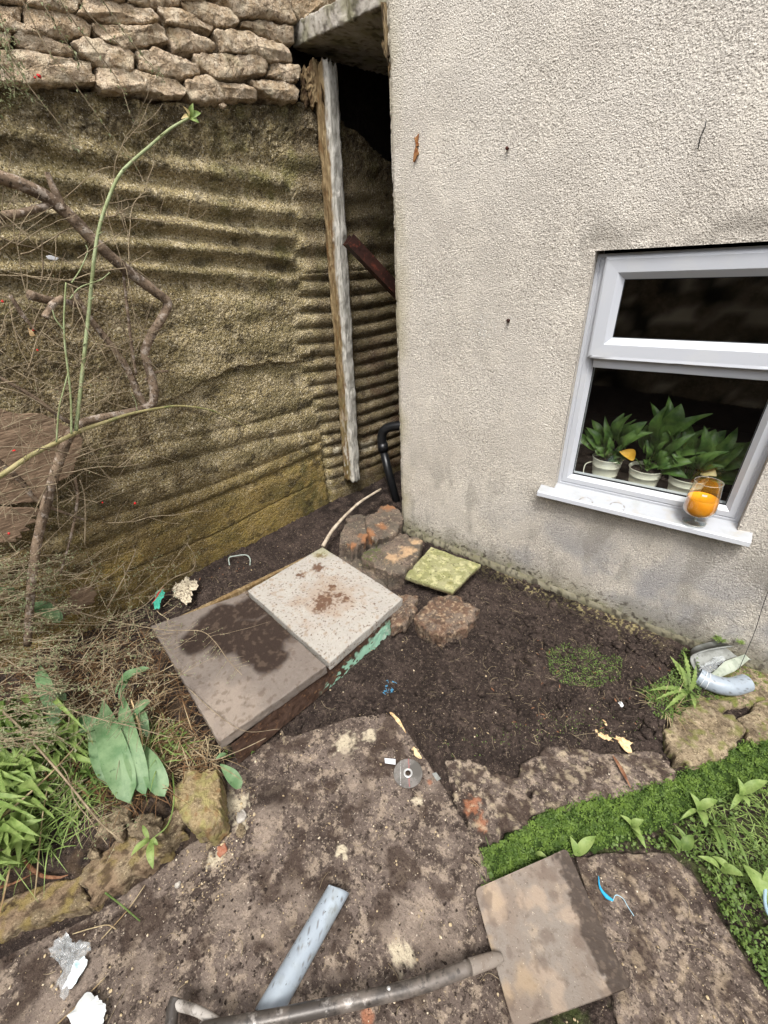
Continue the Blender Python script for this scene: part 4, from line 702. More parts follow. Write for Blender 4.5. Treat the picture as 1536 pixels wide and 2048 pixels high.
r_ = .045; du = np.maximum(np.abs(uu-.5)-(.5-r_), 0)/r_; dvv = np.maximum(np.abs(vv_-.5)-(.5-r_), 0)/r_; k_ = np.maximum(np.hypot(du, dvv), 1e-6); kk_ = np.where((du > 0) & (dvv > 0), np.maximum(du, dvv)/k_, 1)
uu = .5+np.sign(uu-.5)*np.where(du > 0, .5-r_+du*kk_*r_, np.abs(uu-.5)); vv_ = .5+np.sign(vv_-.5)*np.where(dvv > 0, .5-r_+dvv*kk_*r_, np.abs(vv_-.5))
Vt = cA*(1-uu)*(1-vv_)+cB*uu*(1-vv_)+cC*uu*vv_+cD*(1-uu)*vv_; V = np.vstack([Vt, Vt-[0, 0, .003]]); f1 = gridf(nb, mb); n1 = nb*mb
bd_ = list(range(0, mb))+[i*mb+mb-1 for i in range(1, nb)]+[(nb-1)*mb+j for j in range(mb-2, -1, -1)]+[i*mb for i in range(nb-2, 0, -1)]; bd_ = np.array(bd_); b2 = np.roll(bd_, -1)
Fq = np.vstack([f1, f1[:, ::-1]+n1, np.stack([bd_, bd_+n1, b2+n1, b2], -1)])
c = bp.mean(0); dl = V-c; fwd = nz(bp[4]+bp[5]-bp[0]-bp[8]); sde = np.cross(UP, fwd); fwd[2] = 0
V[:, 2] += .008*(dl@nz(sde)/.13)**2
mudpt = (g(1130, 1710, -.1)+g(1250, 1960, -.12))/2
edgd = lambda V: (V-bp[4])@nz(np.cross(UP, nz(bp[5]-bp[4])))
sg = 1 if edgd(c[None])[0] > 0 else -1
mud = lambda V: sstep(.078, .066, sg*edgd(V)+.03*fbm(V, .035, 4, 521)+.018*sstep(.2, -.1, (V-bp[4])@nz(bp[5]-bp[4])))
V[:, 2] += .004*mud(V)*(1+.5*fbm(V, .03, 2, 522))*sstep(0, .01, sg*edgd(V))
mk('blade', V, Fq, m_steel, sh, tint=tinter(('#a99272', lambda V: .4*np.maximum.reduce([blob(g(x, y, -.1), r, .6, .8, .04, int(x))(V) for x, y, r in ((985, 1795, .035), (1045, 1960, .04), (1010, 1990, .03), (975, 1900, .03))])), ('#a08d79', spots(.1, .1, .4, 523, .5)), ('#5f5147', spots(.06, .12, .35, 525, .6)), ('#3c322b', lambda V: .95*mud(V)), ('#5c5046', lambda V: mud(V)*spots(.012, .1, .3, 529, .7)(V)))(V))
sp = [g(1004, 1914, -.088), g(985, 1919, -.080), g(940, 1934, -.068), g(835, 1972, -.045), g(700, 2004, -.028), g(600, 2026, -.018), g(520, 2042, -.015), g(440, 2056, -.02), g(400, 2064, -.025)]
V, Fc = tube(spline(sp[:3], 8), [.010, .017, .019], 20, flat=.7); mk('socket', V, Fc, m_steel, sh, tint=np.zeros((len(V), 4)))
V, Fc = tube(spline(sp[2:], 8), [.0175, .0175, .0185, .0185], 24, rough=.02); mk('shaft', V, Fc, m_shaft, sh)
rv = sp[3]*.55+sp[4]*.45+np.array([.0, .006, .0165]); V, Fc = lathe([(0, .002), (.005, .001), (.0055, -.002)], rv, 16); mk('rivet', V, Fc, m_zinc, sh)
m_gripc = mat('scuffed_grey_grip', '#a8a29b', [('#6b645d', 'n', 20, .45, .6, .8), ('#2d2926', 'n', 50, .56, .68, .7)], rough=.45)
hd = [sp[-2], g(432, 2044, -.03), g(395, 2022, -.045), g(350, 2008, -.06)]; V, Fc = tube(spline(hd, 8), [.015, .011, .011, .012], 14); mk('handle_fork', V, Fc, m_gripc, sh)
V, Fc = tube(spline([g(352, 1996, -.06), g(346, 2015, -.06), g(340, 2070, -.06)], 6), .016, 16); mk('grip', V, Fc, m_shaft, sh)
V, Fc = tube(spline([sp[-1], g(390, 2090, -.03), g(345, 2085, -.06)], 6), .011, 12); mk('handle_fork', V, Fc, m_gripc, sh)
# ------------------------------------------------------------------ pipe elbow and hood by the house
e0 = soil_at(*g(1440, 1370, -.1)[:2])
ez = -.070
ep = spline([g(1396, 1352, ez+.004), g(1414, 1362, ez), g(1440, 1371, ez), g(1466, 1373, ez), g(1492, 1366, ez)], 7)
pe = thing('pipe_elbow', 'light grey plastic pipe bend lying against the foot of the house', 'pipe bend', ep.mean(0)-[0, 0, .034])
n = 36; V1, F1 = tube(ep, .0385, n, cap=False); V2, F2 = tube(ep[::-1], .0355, n, cap=False); k = len(ep)
V = np.vstack([V1, V2]); Fc = F1+[tuple(i+len(V1) for i in f) for f in F2]
mk('bend', V, Fc, m_greyp, pe, tint=tinter(('#4f473f', spots(.01, .33, .42, 505, .8)))(V))
for q in (0, 4, 7):
    V, Fc = tube([ep[q], ep[q]*.6+ep[q+1]*.4], .0415, 32, cap=False); a = Acc(); a.add(V, Fc); V2, F2 = tube([ep[q], ep[q]*.6+ep[q+1]*.4], .036, 32, cap=True); a.add(V2, F2[:-2]); a.mk('collar', m_greyp, pe, smooth=False, tint=np.tile(np.array([[.72, .74, .76, .9 if q else .0]]), (a.n, 1)))
hh_ = thing('gully_hood', 'faded grey plastic hood open at the front, against the house foot', 'drain hood', g(1440, 1330, -.12))
hc = [g(1394, 1352, -.11), g(1386, 1308, -.045), g(1486, 1290, -.035), g(1504, 1320, -.075)]
def loop(sc, dy): 
    c = np.mean(hc, 0); return [c+(p-c)*sc+np.array([0, dy, dy*-.05]) for p in hc]
V = []; 
for sc, dy in ((1, 0), (1.02, .05), (.95, .062), (.93, .05), (.88, 0.0)):
    q = loop(sc, dy); q = spline(np.vstack(q), 6); V.append(q)
k = len(V[0]); V = np.vstack(V); V = V+np.c_[0*V[:, 0], .003*fbm(V, .03, 2, 3), .002*fbm(V, .03, 2, 5)]; mk('shell', V, [(i*k+j, i*k+j+1, (i+1)*k+j+1, (i+1)*k+j) for i in range(4) for j in range(k-1)]+[(j, j+1, 4*k+j+1, 4*k+j) for j in range(k-1)], m_hood, hh_)
hb = spline(np.vstack(loop(.95, .055)), 6); mk('back', hb, [tuple(range(len(hb)))], m_hood, hh_)
m_gutter = mat('mottled_green_plastic', '#a3a99a', [('#80877a', 'n', 20, .4, .6, .7), ('#1e1c1a', 'v', 42, .17, .13, .95), ('#5a6a50', 'n', 60, .58, .7, .6)], rough=.5)
P = np.array([g(1418, 1352, -.07), g(1450, 1322, -.05), g(1490, 1308, -.045), g(1500, 1318, -.06), g(1470, 1342, -.075), g(1438, 1356, -.08)])
solid('mottled_offcut', P, (0, -.4, 1), .006, m_gutter, rr=.002, res=.003, bulge=.008, seed=4, label='mottled green grey plastic offcut between the hood and the pipe bend', cat='plastic scrap')
m_plas = bpy.data.materials.new('clear_film'); m_plas.use_nodes = True; t = m_plas.node_tree; b = t.nodes['Principled BSDF']; b.inputs['Base Color'].default_value = (.75, .8, .82, 1); b.inputs['Roughness'].default_value = .12; b.inputs['Alpha'].default_value = .16; b.inputs['Specular IOR Level'].default_value = .9
def crumple(name, px, z, amp_, mt, seed, tf=None, n=40, **k):
    P = wp(px, z) if not callable(z) else np.array([gs(x, y, .004) for x, y in px]); V, Fq = outline3(P, UP, .0015, .0005, .004, 0, .05, seed); N = fbm(V, .018, 3, seed)
    V[:, 2] += amp_*(.5+np.abs(fbm(V, .022, 3, seed+1))*2.2); V[:, :2] += (.006*np.c_[fbm(V, .015, 2, seed+3), fbm(V, .015, 2, seed+4)])
    return mk(name, V, Fq, mt, smooth=False, tint=tf(V) if tf else None, **k)
crumple('film_scrap', [(1405, 1335), (1420, 1318), (1445, 1315), (1450, 1325), (1425, 1345)], -.075, .008, m_plas, 3, label='crumpled scrap of clear film stuffed in the hood mouth', cat='plastic scrap')
pk = thing('clear_packet', 'crumpled clear plastic packet with a pale printed strip, bottom left of the flag', 'plastic packet', g(140, 1930, Z_MAIN))
V, Fq = outline3(wp([(104, 1905), (118, 1882), (150, 1872), (172, 1880), (172, 1920), (160, 1965), (135, 1985), (112, 1982), (128, 1940), (108, 1925)], Z_MAIN+.008), UP, .0015, .0005, .004, 0, .05, 2); V[:, 2] += .012*(.5+np.abs(fbm(V, .02, 3, 4))*2.5); V[:, :2] += .006*np.c_[fbm(V, .015, 2, 3), fbm(V, .015, 2, 4)]; mk('film', V, Fq, m_plas, pk, smooth=False)
m_print = mat('printed_strip', '#d9e0e2', [('#8fb9bd', 'n', 30, .5, .6, .7), ('#6f7376', 'n', 150, .6, .66, .6)], rough=.4)
V, Fq = outline3(wp([(150, 1925), (168, 1912), (170, 1925), (152, 1960), (138, 1975), (124, 1978), (138, 1950)], Z_MAIN+.016), UP, .002, .0005, .003, .004, .02, 2); V[:, 2] += .006*fbm(V, .02, 3, 14); mk('printed_strip', V, Fq, m_print, pk)
m_china = mat('pale_grey_china', '#d3d6d6', [('#b0b3b2', 'n', 10, .4, .65, .5)], rough=.3, spec=.5)
P = wp([(134, 2058), (134, 2030), (150, 2018), (162, 2004), (180, 1990), (203, 1980), (213, 2010), (205, 2040), (190, 2070), (150, 2090)], Z_MAIN+.03)
solid('china_shard', P, (-.1, .2, 1), .005, m_china, rr=.001, res=.004, bulge=.012, wob=.03, seed=4, label='curved pale grey shard at the bottom left corner of the flag', cat='shard')
shards = [((1213, 1450), .016, 'cream bark flake nearest the soil, uppermost of three by the edging'), ((1210, 1478), .026, 'largest cream bark flake of three by the edging'), ((1240, 1484), .020, 'right hand cream flake of three by the edging'), ((828, 1504), .014, 'cream chip touching the top of the cutting disc')]
m_cream = mat('cream_flake', '#d8bd94', [('#b08f63', 'n', 40, .45, .6, .7), ('#6d4f34', 'n', 90, .58, .66, .7)], [('n', 80, .004)])
for i, ((x, y), r, lab) in enumerate(shards):
    c = (gs(x, y) if i < 3 else g(x, y, Z_MAIN))+[0, 0, .012]; P = [c+np.array([r*math.cos(a)*(1.0+.4*math.sin(3*a+i*2)), r*math.sin(a)*(.7+.3*math.cos(2*a+i)), 0]) for a in np.arange(7)*.897]
    solid('flake', P, (.2*math.sin(i), -.2, 1), .006, m_cream, rr=.002, res=.0025, bulge=.002, wob=.08, seed=i, noise=[(.01, .002, 3, i)], label=lab, cat='flake')
m_tab = mat('white_plastic_tab', '#cfd0d4', [('#8a8a8e', 'n', 90, .6, .68, .6)], rough=.4)
P = wp([(769, 1516), (791, 1518), (791, 1529), (770, 1526)], Z_MAIN+.006); solid('plastic_tab', P, UP, .002, m_tab, rr=.0008, res=.002, label='small white plastic tab just left of the cutting disc', cat='plastic scrap')
P = wp([(864, 1547), (872, 1544), (882, 1557), (874, 1562)], Z_MAIN+.01); solid('plastic_tab', P, UP, .002, m_hood, rr=.0008, res=.002, label='small grey translucent tab right of the cutting disc', cat='plastic scrap')
c = gs(1241, 1411)+[0, 0, .008]; V, Fc = pebbles([c], [.014], 3, .8); mk('white_lump', V, Fc, mat('dirty_white_paper', '#e2e2e2', [('#3a3a3a', 'n', 110, .55, .62, .9)], [('n', 120, .003)]), label='small white and black crumpled lump alone on the dark soil', cat='litter', smooth=False)
m_blue = mat('blue_fibre', '#4f93b8', rough=.5)
a = Acc()
for i in range(14):
    p = gs(776+rnd.uniform(-8, 12), 1375+rnd.uniform(-14, 14), .006); V, Fc = tube(spline([p, p+RS.uniform(-.01, .01, 3)*[1, 1, .5], p+RS.uniform(-.018, .018, 3)*[1, 1, .4]], 4), .0011, 5); a.add(V, Fc)
a.mk('blue_fibres', m_blue, label='tiny tangle of blue fibres on the soil in front of the slabs', cat='litter')
bs = thing('blue_string', 'bright blue frayed string with a pale tail on the lower flag', 'string', g(1215, 1790, Z_LOW)); m_bb = mat('bright_blue_string', '#2f9cc9', rough=.5); m_pw = mat('pale_wire', '#9fc0cf', rough=.5)
V, Fc = tube(spline([g(1197, 1752, Z_LOW+.012), g(1200, 1775, Z_LOW+.012), g(1212, 1792, Z_LOW+.01), g(1226, 1801, Z_LOW+.008)], 6), [.0015, .004, .006, .003], 8, rough=.4); mk('strand', V, Fc, m_bb, bs)
V, Fc = tube(spline([g(1226, 1801, Z_LOW+.008), g(1232, 1790, Z_LOW+.015), g(1246, 1797, Z_LOW+.01), g(1255, 1812, Z_LOW+.008), g(1268, 1832, Z_LOW+.006)], 6), .0011, 6); mk('tail', V, Fc, m_pw, bs)
V, Fc = tube(spline([g(1536, 1748, -.12), g(1531, 1775, -.12), g(1530, 1805, -.12), g(1540, 1832, -.12), g(1570, 1850, -.13)], 6), .005, 10); mk('hose_end', V, Fc, mat('blue_grey_hose', '#8fa6b3', rough=.4), label='loop of blue grey hose just showing at the right edge', cat='hose')
# litter by the retaining wall
m_turq = mat('turquoise_card', '#4fb39a', [('#2f6d60', 'n', 60, .55, .65, .7)], rough=.5, tint=True)
P = np.array([g(300, 1214, .03), g(318, 1212, .03), g(332, 1180, .06), g(326, 1174, .065), g(312, 1190, .05)]); pc = P.mean(0)
solid('torn_packet', P, (.3, -.5, .8), .002, m_turq, rr=.001, res=.003, wob=.05, seed=1, label='torn turquoise packet with a red edge at the foot of the retaining wall', cat='litter', tintf=tinter(('#b5403a', lambda V: 1.*((V-g(312, 1190, .05))@nz(np.cross(g(326, 1174, .065)-g(300, 1212, .03), UP)) > .006 if False else np.linalg.norm(np.cross(V-g(326, 1174, .065), nz(g(304, 1205, .04)-g(326, 1174, .065))), axis=1) < .006))))
crumple('crumpled_carton', [(345, 1190), (352, 1175), (372, 1160), (392, 1165), (392, 1185), (378, 1206), (355, 1200)], .03, .016, mat('dirty_card', '#c8bda6', [('#5a4c3e', 'n', 60, .5, .6, .85), ('#6f9a86', 'n', 25, .62, .68, .7)], [('n', 60, .006)]), 5, label='crumpled dirt speckled pale carton behind the stained slab', cat='litter')
V, Fc = tube(spline([g(459, 1130, .02), g(458, 1116, .035), g(470, 1112, .04), g(492, 1110, .04), g(500, 1118, .03), g(500, 1130, .02)], 6), .004, 8, rough=.2); mk('wire_loop', V, Fc, mat('galvanised_wire', '#9fa8a0', [('#5b6a5a', 'n', 60, .5, .65, .7)], rough=.5), label='bent greenish grey wire loop in the soil by the retaining wall', cat='wire')
# marks fixed in the house wall
P = np.array([hw(828, 273, -.012), hw(836, 271, -.012), hw(837, 290, -.014), hw(836, 309, -.016), hw(828, 310, -.016), hw(827, 292, -.013)])
solid('wood_plug', P, (0, -1, 0), .02, mat('orange_wood', '#8f6540', [('#6d3b20', 'n', 50, .45, .6, .8), ('#d9a468', 'n', 80, .56, .68, .7)], [('n', 60, .003)]), rr=.003, res=.002, wob=.06, seed=3, label='orange brown wooden plug stuck in the house wall near the corner', cat='wall plug')
for (x, y, lab, r) in ((1015, 297, 'small dark nail head, upper of two above one another on the house wall', .007), (1017, 641, 'rusty screw stub, lower of two above one another on the house wall', .009)):
    c = hw(x, y, -.01); a = Acc(); V, Fc = lathe([(0, .012), (r*.8, .011), (r, .006), (r*.7, 0), (r*.5, -.02)], c, 14, axis=(np.array([1., 0, 0]), np.array([0, 0, 1.]), np.array([0, -1., 0]))); a.add(V, Fc)
    a.mk('nail', m_rust, label=lab, cat='nail')
V, Fc = tube(spline([hw(1412, 243, -.012), hw(1410, 255, -.016), hw(1402, 272, -.014), hw(1396, 298, -.012)], 5), .0018, 6); mk('wire_stub', V, Fc, m_black, label='thin dark wire stub hanging on the upper right of the house wall', cat='wire')
V, Fc = tube(spline([g(1478, 1338, -.06), hw(1490, 1310, -.05), hw(1510, 1262, -.02), hw(1528, 1205, -.015), hw(1545, 1160, -.012)], 6), .0013, 6); mk('wire_stub', V, Fc, m_black, label='long thin black wire rising from the hood up the house foot', cat='wire')
# dark flaking strip on the house corner by the lintel
P = np.array([hw(766, 52, .02), hw(772, 50, .02), hw(776, 90, .015), hw(780, 140, .01), hw(786, 165, .005), hw(782, 172, .01), hw(775, 150, .02), hw(768, 100, .03)])
solid('corner_strip', P, (-.5, -.85, 0), .02, m_wood, rr=.003, res=.004, wob=.25, seed=3, noise=[(.02, .006, 3, 2)], tintf=tinter(('#3b3024', spots(.03, -.2, .2, 5, .9))), label='dark flaking strip clinging to the house corner under the lintel', cat='strip')
# ------------------------------------------------------------------ pots, glass
m_pot = mat('cream_pot_metal', '#d6d3c2', [('#c2bfae', 'n', 12, .4, .65, .5)], rough=.5)
ISZ = .599
def pot(cx, cy, r, h, label, leaves, seed):
    t_ = thing('potted_plant', label, 'potted plant', (cx, cy, ISZ), 'three potted plants on the inner window sill')
    pr_ = [(0, 0), (r*.72, 0), (r*.74, .004), (r*.80, h*.30), (r*.825, h*.31), (r*.825, h*.33), (r*.81, h*.34), (r*.89, h*.66), (r*.915, h*.67), (r*.915, h*.69), (r*.90, h*.70), (r*.97, h-.005), (r*1.02, h), (r*1.0, h+.002), (r*.95, h-.003), (r*.90, h*.85)]
    V, Fq = lathe(pr_, (cx, cy, ISZ), 48); mk('pot', V, Fq, m_pot, t_)
    V, Fq = lathe([(0, h*.9), (r*.5, h*.91), (r*.93, h*.87)], (cx, cy, ISZ), 30); V[:, 2] += .004*fbm(V, .01, 2, seed); mk('potting_soil', V, Fq, m_soil, t_)
    rs = np.random.RandomState(seed); la = Acc(); sa = Acc(); ya = Acc()
    for i in range(len(leaves)):
        dx, dy, dz, Lf_, wf, kind = leaves[i]; b = np.array([cx, cy, ISZ+h*.88])+np.array([dx*.12, dy*.12, 0]); tip = np.array([cx+dx, cy+dy, ISZ+h*.9+dz]); mid = b*.62+tip*.38+np.array([0, 0, Lf_*.6])
        V, Fc = tube(spline([b, b*.6+mid*.4+[0, 0, .01], mid], 4), .0022, 6); sa.add(V, Fc); V, Fc = leaf(mid, tip+[0, 0, -.2*abs(Lf_)], wf*.8, up=(rs.uniform(-.5, .5), -.7, .6), curl=.2, fold=.3, n=14, wave=.012, shape=.75); (ya if kind else la).add(V, Fc)
        if not kind:
            for _ in range(4):
                o2 = rs.normal(0, 1, 3)*[.055, .02, .045]; V, Fc = leaf(mid*.7+b*.3+o2*.3, tip*.85+b*.15+o2, wf*rs.uniform(.4, .75), up=(rs.uniform(-.7, .7), -.7, .6), curl=.25, fold=.35, n=12, wave=.02, shape=.75); la.add(V, Fc)
    la.mk('foliage', m_lf_house, t_); sa.mk('stem', m_lf_mid, t_)
    if ya.n: ya.mk('yellow_leaf' if kind != 2 else 'yellow_leaf', m_lf_yellow if any(l[5] == 1 for l in leaves) else m_lf_buff, t_)
    return t_
PZ = .115
p1_ = pot(1.192, .185, .074, PZ+.02, 'cream bucket pot plant with a loop handle, left of the three', [(.13, -.02, .24, .05, .085, 0), (-.10, 0, .14, .03, .07, 0), (.02, .03, .25, .05, .07, 0), (-.07, -.03, .06, .02, .06, 0), (.05, -.05, .04, .0, .05, 0), (.085, -.03, .03, .0, .05, 0), (-.12, .03, .19, .03, .06, 0), (.10, .05, .20, .06, .06, 0), (0, -.05, .05, .01, .045, 0)], 3)
V, Fc = tube(spline([np.array([1.125, .17, ISZ+.10]), np.array([1.098, .15, ISZ+.085]), np.array([1.10, .135, ISZ+.04]), np.array([1.13, .13, ISZ+.02])], 6), .0028, 8); mk('handle', V, Fc, m_pot, p1_)
p2_ = pot(1.372, .185, .078, PZ, 'cream pot plant with the orange yellow leaf, middle of the three', [(-.13, -.06, .10, .04, .07, 1), (.06, .02, .36, .12, .11, 0), (.0, .05, .22, .05, .08, 0), (.10, 0, .14, .05, .06, 0), (-.03, 0, .16, .04, .06, 0), (.09, -.05, .08, .02, .07, 0), (-.02, -.05, .06, .02, .06, 0), (.02, .06, .30, .06, .08, 0), (.12, .03, .2, .06, .06, 0)], 5)
p3_ = pot(1.548, .185, .080, PZ-.005, 'fullest cream pot plant with a faded buff leaf, behind the drink glass', [(.10, -.06, .07, .05, .075, 2), (-.10, 0, .17, .05, .08, 0), (-.06, .04, .24, .07, .09, 0), (.04, .02, .26, .07, .10, 0), (.13, .02, .2, .06, .09, 0), (.0, -.03, .13, .05, .08, 0), (.17, .0, .13, .05, .08, 0), (.08, .05, .25, .06, .09, 0), (-.08, -.05, .10, .03, .07, 0), (.14, -.03, .16, .05, .08, 0), (.05, -.05, .15, .05, .09, 0), (.16, .04, .08, .03, .08, 0), (-.02, .05, .2, .04, .08, 0)], 8)
gb = g(1388, 1044, .583)
gt_ = thing('drink_glass', 'stemmed tulip glass half full of orange juice on the outer window sill', 'glass', gb)
gm = bpy.data.materials.new('clear_glass'); gm.use_nodes = True; b = gm.node_tree.nodes['Principled BSDF']; b.inputs['Transmission Weight'].default_value = 1; b.inputs['Roughness'].default_value = 0; b.inputs['IOR'].default_value = 1.45
gm = gl.copy(); gm.name = 'clear_glass'; GK = 1.22
for n_ in gm.node_tree.nodes:
    if n_.type == 'MATH' and n_.operation == 'MULTIPLY_ADD': n_.inputs[1].default_value = .9; n_.inputs[2].default_value = .16
    if n_.type == 'MATH' and n_.operation == 'POWER': n_.inputs[1].default_value = 2.2
    if n_.type == 'BSDF_GLOSSY': n_.inputs[0].default_value = (.75, .8, .8, 1)
out = [(0, .0005), (.036, .0005), (.0375, .0015), (.036, .003), (.012, .006), (.0065, .010), (.0055, .018), (.0075, .024), (.012, .028), (.034, .034), (.046, .044), (.0510, .058), (.0515, .075), (.0490, .105), (.0455, .140), (.0425, .165)]
out = [(x*GK, z*GK) for x, z in out]
V, Fq = lathe(out, gb, 64); mk('glass_body', V, Fq, gm, gt_)
jm = mat('orange_juice', '#f7a01c', rough=.3, spec=.3)
V, Fq = lathe([(x*GK, z*GK) for x, z in [(0, .0300), (.012, .0302), (.032, .0362), (.044, .0455), (.0488, .0590), (.0493, .0755), (.0472, .1020), (.046, .1030), (.0440, .1024), (0, .1022)]], gb, 64); mk('juice', V, Fq, jm, gt_)
m_rim = mat('glass_rim', '#b9b4a8', rough=.1, spec=.8); m_rim.node_tree.nodes['Principled BSDF'].inputs['Alpha'].default_value = .65  # grey-beige tint draws the dark edge lines seen on clear glass
for nm_, rr_, zz, tr_ in (('bowl_rim', .0425, .165, .0011), ('foot', .0365, .0020, .0013)):
    an = np.linspace(0, 2*math.pi, 65); V, Fc = tube(np.c_[gb[0]+rr_*GK*np.cos(an), gb[1]+rr_*GK*np.sin(an), np.full(65, gb[2]+zz*GK)], tr_, 8, cap=False); mk(nm_, V, Fc, m_rim, gt_)
V, Fq = lathe([(.0045*GK, .006*GK), (.0045*GK, .026*GK)], gb, 16); mk('stem', V, Fq, m_rim, gt_)
m_logo = mat('pale_print', '#e8e4e0', rough=.5)
for k_l, (zz, hh2, a0, a1) in enumerate(((.128, .008, -1.75, -1.45),)):
    aa = np.linspace(a0, a1, 10); zz *= GK; rr_ = .0480*GK; V = [gb+np.array([rr_*math.cos(q), rr_*math.sin(q), z]) for q in aa for z in (zz, zz+hh2)]; mk('print_band', V, [(2*i, 2*i+2, 2*i+3, 2*i+1) for i in range(9)], m_logo, gt_)
# ------------------------------------------------------------------ plants and scatter
def rayv(px, py): return np.stack([np.asarray(px, float)-CX, np.asarray(py, float)-CY, np.full(len(px), F_)], -1)@RM.T
SURF = [(main_w, Z_MAIN), (low_w, Z_LOW)]
def topz(X, Y):
    z = soilz(X, Y)
    for poly, zz in SURF: z = np.where(pdist(poly, X, Y) > 0, np.maximum(z, zz+.002), z)
    return z
def gsv(px, py, dz=0.):
    d = rayv(px, py); z = np.zeros(len(d))
    for _ in range(5): P = CAM+d*((z-CAM[2])/d[:, 2])[:, None]; z = topz(P[:, 0], P[:, 1])
    return CAM+d*((z+dz-CAM[2])/d[:, 2])[:, None]
def inpoly(px, n, seed):
    rs = np.random.RandomState(seed); p = np.asarray(px, float); lo, hi = p.min(0), p.max(0); out = np.zeros((0, 2))
    while len(out) < n:
        q = rs.uniform(lo, hi, (n*2, 2)); out = np.vstack([out, q[pdist(p, q[:, 0], q[:, 1]) > 0]])
    return out[:n]
def onwall(px, py, off): return lw(px, py, off)
# ---- pebbles, clods, twigs on the ground
soilpx = [(640, 1100), (800, 1060), (960, 1120), (1380, 1300), (1340, 1450), (1200, 1500), (1045, 1510), (890, 1520), (860, 1500), (800, 1430), (640, 1450), (500, 1490), (480, 1480), (790, 1260), (800, 1200), (700, 1120)]
q = inpoly(soilpx, 5200, 1); P = gsv(q[:, 0], q[:, 1], .001); s = .0015+.0045*RS.rand(len(P))**3; V, Fc = pebbles(P, s, 1, .7)
mk('soil_crumbs', V, Fc, m_soil, kind='stuff', smooth=False, label='loose dark crumbs of soil over the bare bed', cat='soil crumbs')
q = np.vstack([inpoly(soilpx, 700, 21)]); P = gsv(q[:, 0], q[:, 1], .003); s = .005+.013*RS.rand(len(P))**3; V, Fc = pebbles(P, s, 5, .7); V = V+.003*np.c_[fbm(V, .01, 2, 3), fbm(V, .01, 2, 4), fbm(V, .01, 2, 5)]
mk('soil_clods', V, Fc, m_soil, kind='stuff', label='larger dark clods of soil on the bare bed', cat='soil clods')
q = np.vstack([inpoly([(960, 1250), (1080, 1230), (1110, 1290), (1060, 1330), (980, 1310)], 45, 61), inpoly([(1230, 1410), (1330, 1410), (1320, 1480), (1240, 1470), (1200, 1440)], 50, 62), inpoly([(1150, 1240), (1330, 1290), (1340, 1330), (1200, 1290)], 30, 63), inpoly(soilpx, 60, 64)])
P = gsv(q[:, 0], q[:, 1], .001); P[:, 2] += .005; V, Fc = pebbles(P, .010+.016*RS.rand(len(P)), 9, .6); V = V+.008*np.c_[fbm(V, .02, 3, 3), fbm(V, .02, 3, 4), fbm(V, .02, 3, 5)]
mk('soil_clods', V, Fc, m_soil, kind='stuff', label='broken lumps of wet soil heaped on the bare bed', cat='soil clods')
m_peb = mat('pale_grit', '#b9a685', [('#8c7a62', 'n', 30, .4, .6, .8), ('#e3d8c2', 'n', 45, .55, .65, .8)], [('n', 200, .001)])
allp = [(0, 2048), (0, 1900), (290, 1770), (440, 1650), (460, 1510), (800, 1400), (1100, 1480), (1350, 1530), (1100, 1650), (1150, 1720), (1400, 1740), (1536, 1990), (1536, 2048)]
q = np.vstack([inpoly(soilpx, 520, 2), inpoly(allp, 900, 3), inpoly([(440, 1580), (520, 1540), (500, 1700), (440, 1760), (400, 1700)], 220, 4), inpoly([(300, 1740), (440, 1660), (480, 1700), (460, 1800), (380, 1800)], 120, 5), inpoly([(450, 1140), (640, 1030), (660, 1080), (480, 1160)], 60, 6), inpoly([(180, 1640), (340, 1600), (340, 1660), (200, 1720)], 140, 8)])
P = gsv(q[:, 0], q[:, 1], .0008); s = .0010+.0034*RS.rand(len(P))**4; s[-140:] *= 1.8; V, Fc = pebbles(P, s, 2, .6)
mk('grit', V, Fc, m_peb, kind='stuff', smooth=False, label='pale stone grit scattered over the soil and the flags', cat='grit')
q = inpoly(allp, 1300, 13); P = gsv(q[:, 0], q[:, 1], .0005); s = .0010+.0035*RS.rand(len(P))**3; V, Fc = pebbles(P, s, 3, .45)
mk('mud_crumbs', V, Fc, m_soil, kind='stuff', smooth=False, label='dark mud crumbs trodden over the flags', cat='mud crumbs')
a = Acc(); q = np.vstack([inpoly(soilpx, 150, 7), inpoly([(1020, 1230), (1180, 1250), (1330, 1330), (1280, 1480), (1050, 1480), (960, 1330)], 130, 8), inpoly(allp, 45, 9), inpoly([(230, 1230), (480, 1130), (500, 1170), (330, 1240)], 50, 10)])
P = gsv(q[:, 0], q[:, 1], .003)
for p in P:
    an = rnd.uniform(0, 6.28); L_ = rnd.uniform(.012, .065)*(1 if rnd.random() < .8 else 1.8); d = np.array([math.cos(an), math.sin(an), 0])*L_; k = np.array([-d[1], d[0], 0])*rnd.uniform(-.25, .25)
    V, Fc = tube(spline([p, p+d*.5+k+[0, 0, rnd.uniform(0, .006)], p+d], 3), [rnd.uniform(.0005, .0014), .0005], 5); a.add(V, Fc)
a.mk('fallen_twigs', m_twig, kind='stuff', label='thin dead twigs and roots strewn over the dark soil', cat='twigs')
m_bark2 = mat('red_brown_bark_chip', '#86634c', [('#56321f', 'n', 30, .4, .6, .8), ('#b08560', 'n', 50, .6, .7, .6)], [('n', 80, .003)])
a = Acc(); q = np.vstack([inpoly([(1020, 1260), (1150, 1290), (1340, 1300), (1340, 1420), (1100, 1500), (960, 1420)], 36, 11), inpoly([(240, 1220), (480, 1120), (500, 1150), (330, 1230)], 22, 12)]); P = gsv(q[:, 0], q[:, 1], .005)
for p in P:
    an = rnd.uniform(0, 6.28); d = np.array([math.cos(an), math.sin(an), rnd.uniform(-.2, .3)])*rnd.uniform(.008, .028); V, Fc = leaf(p, p+d, rnd.uniform(.003, .008), curl=.1, n=4); a.add(V, Fc)
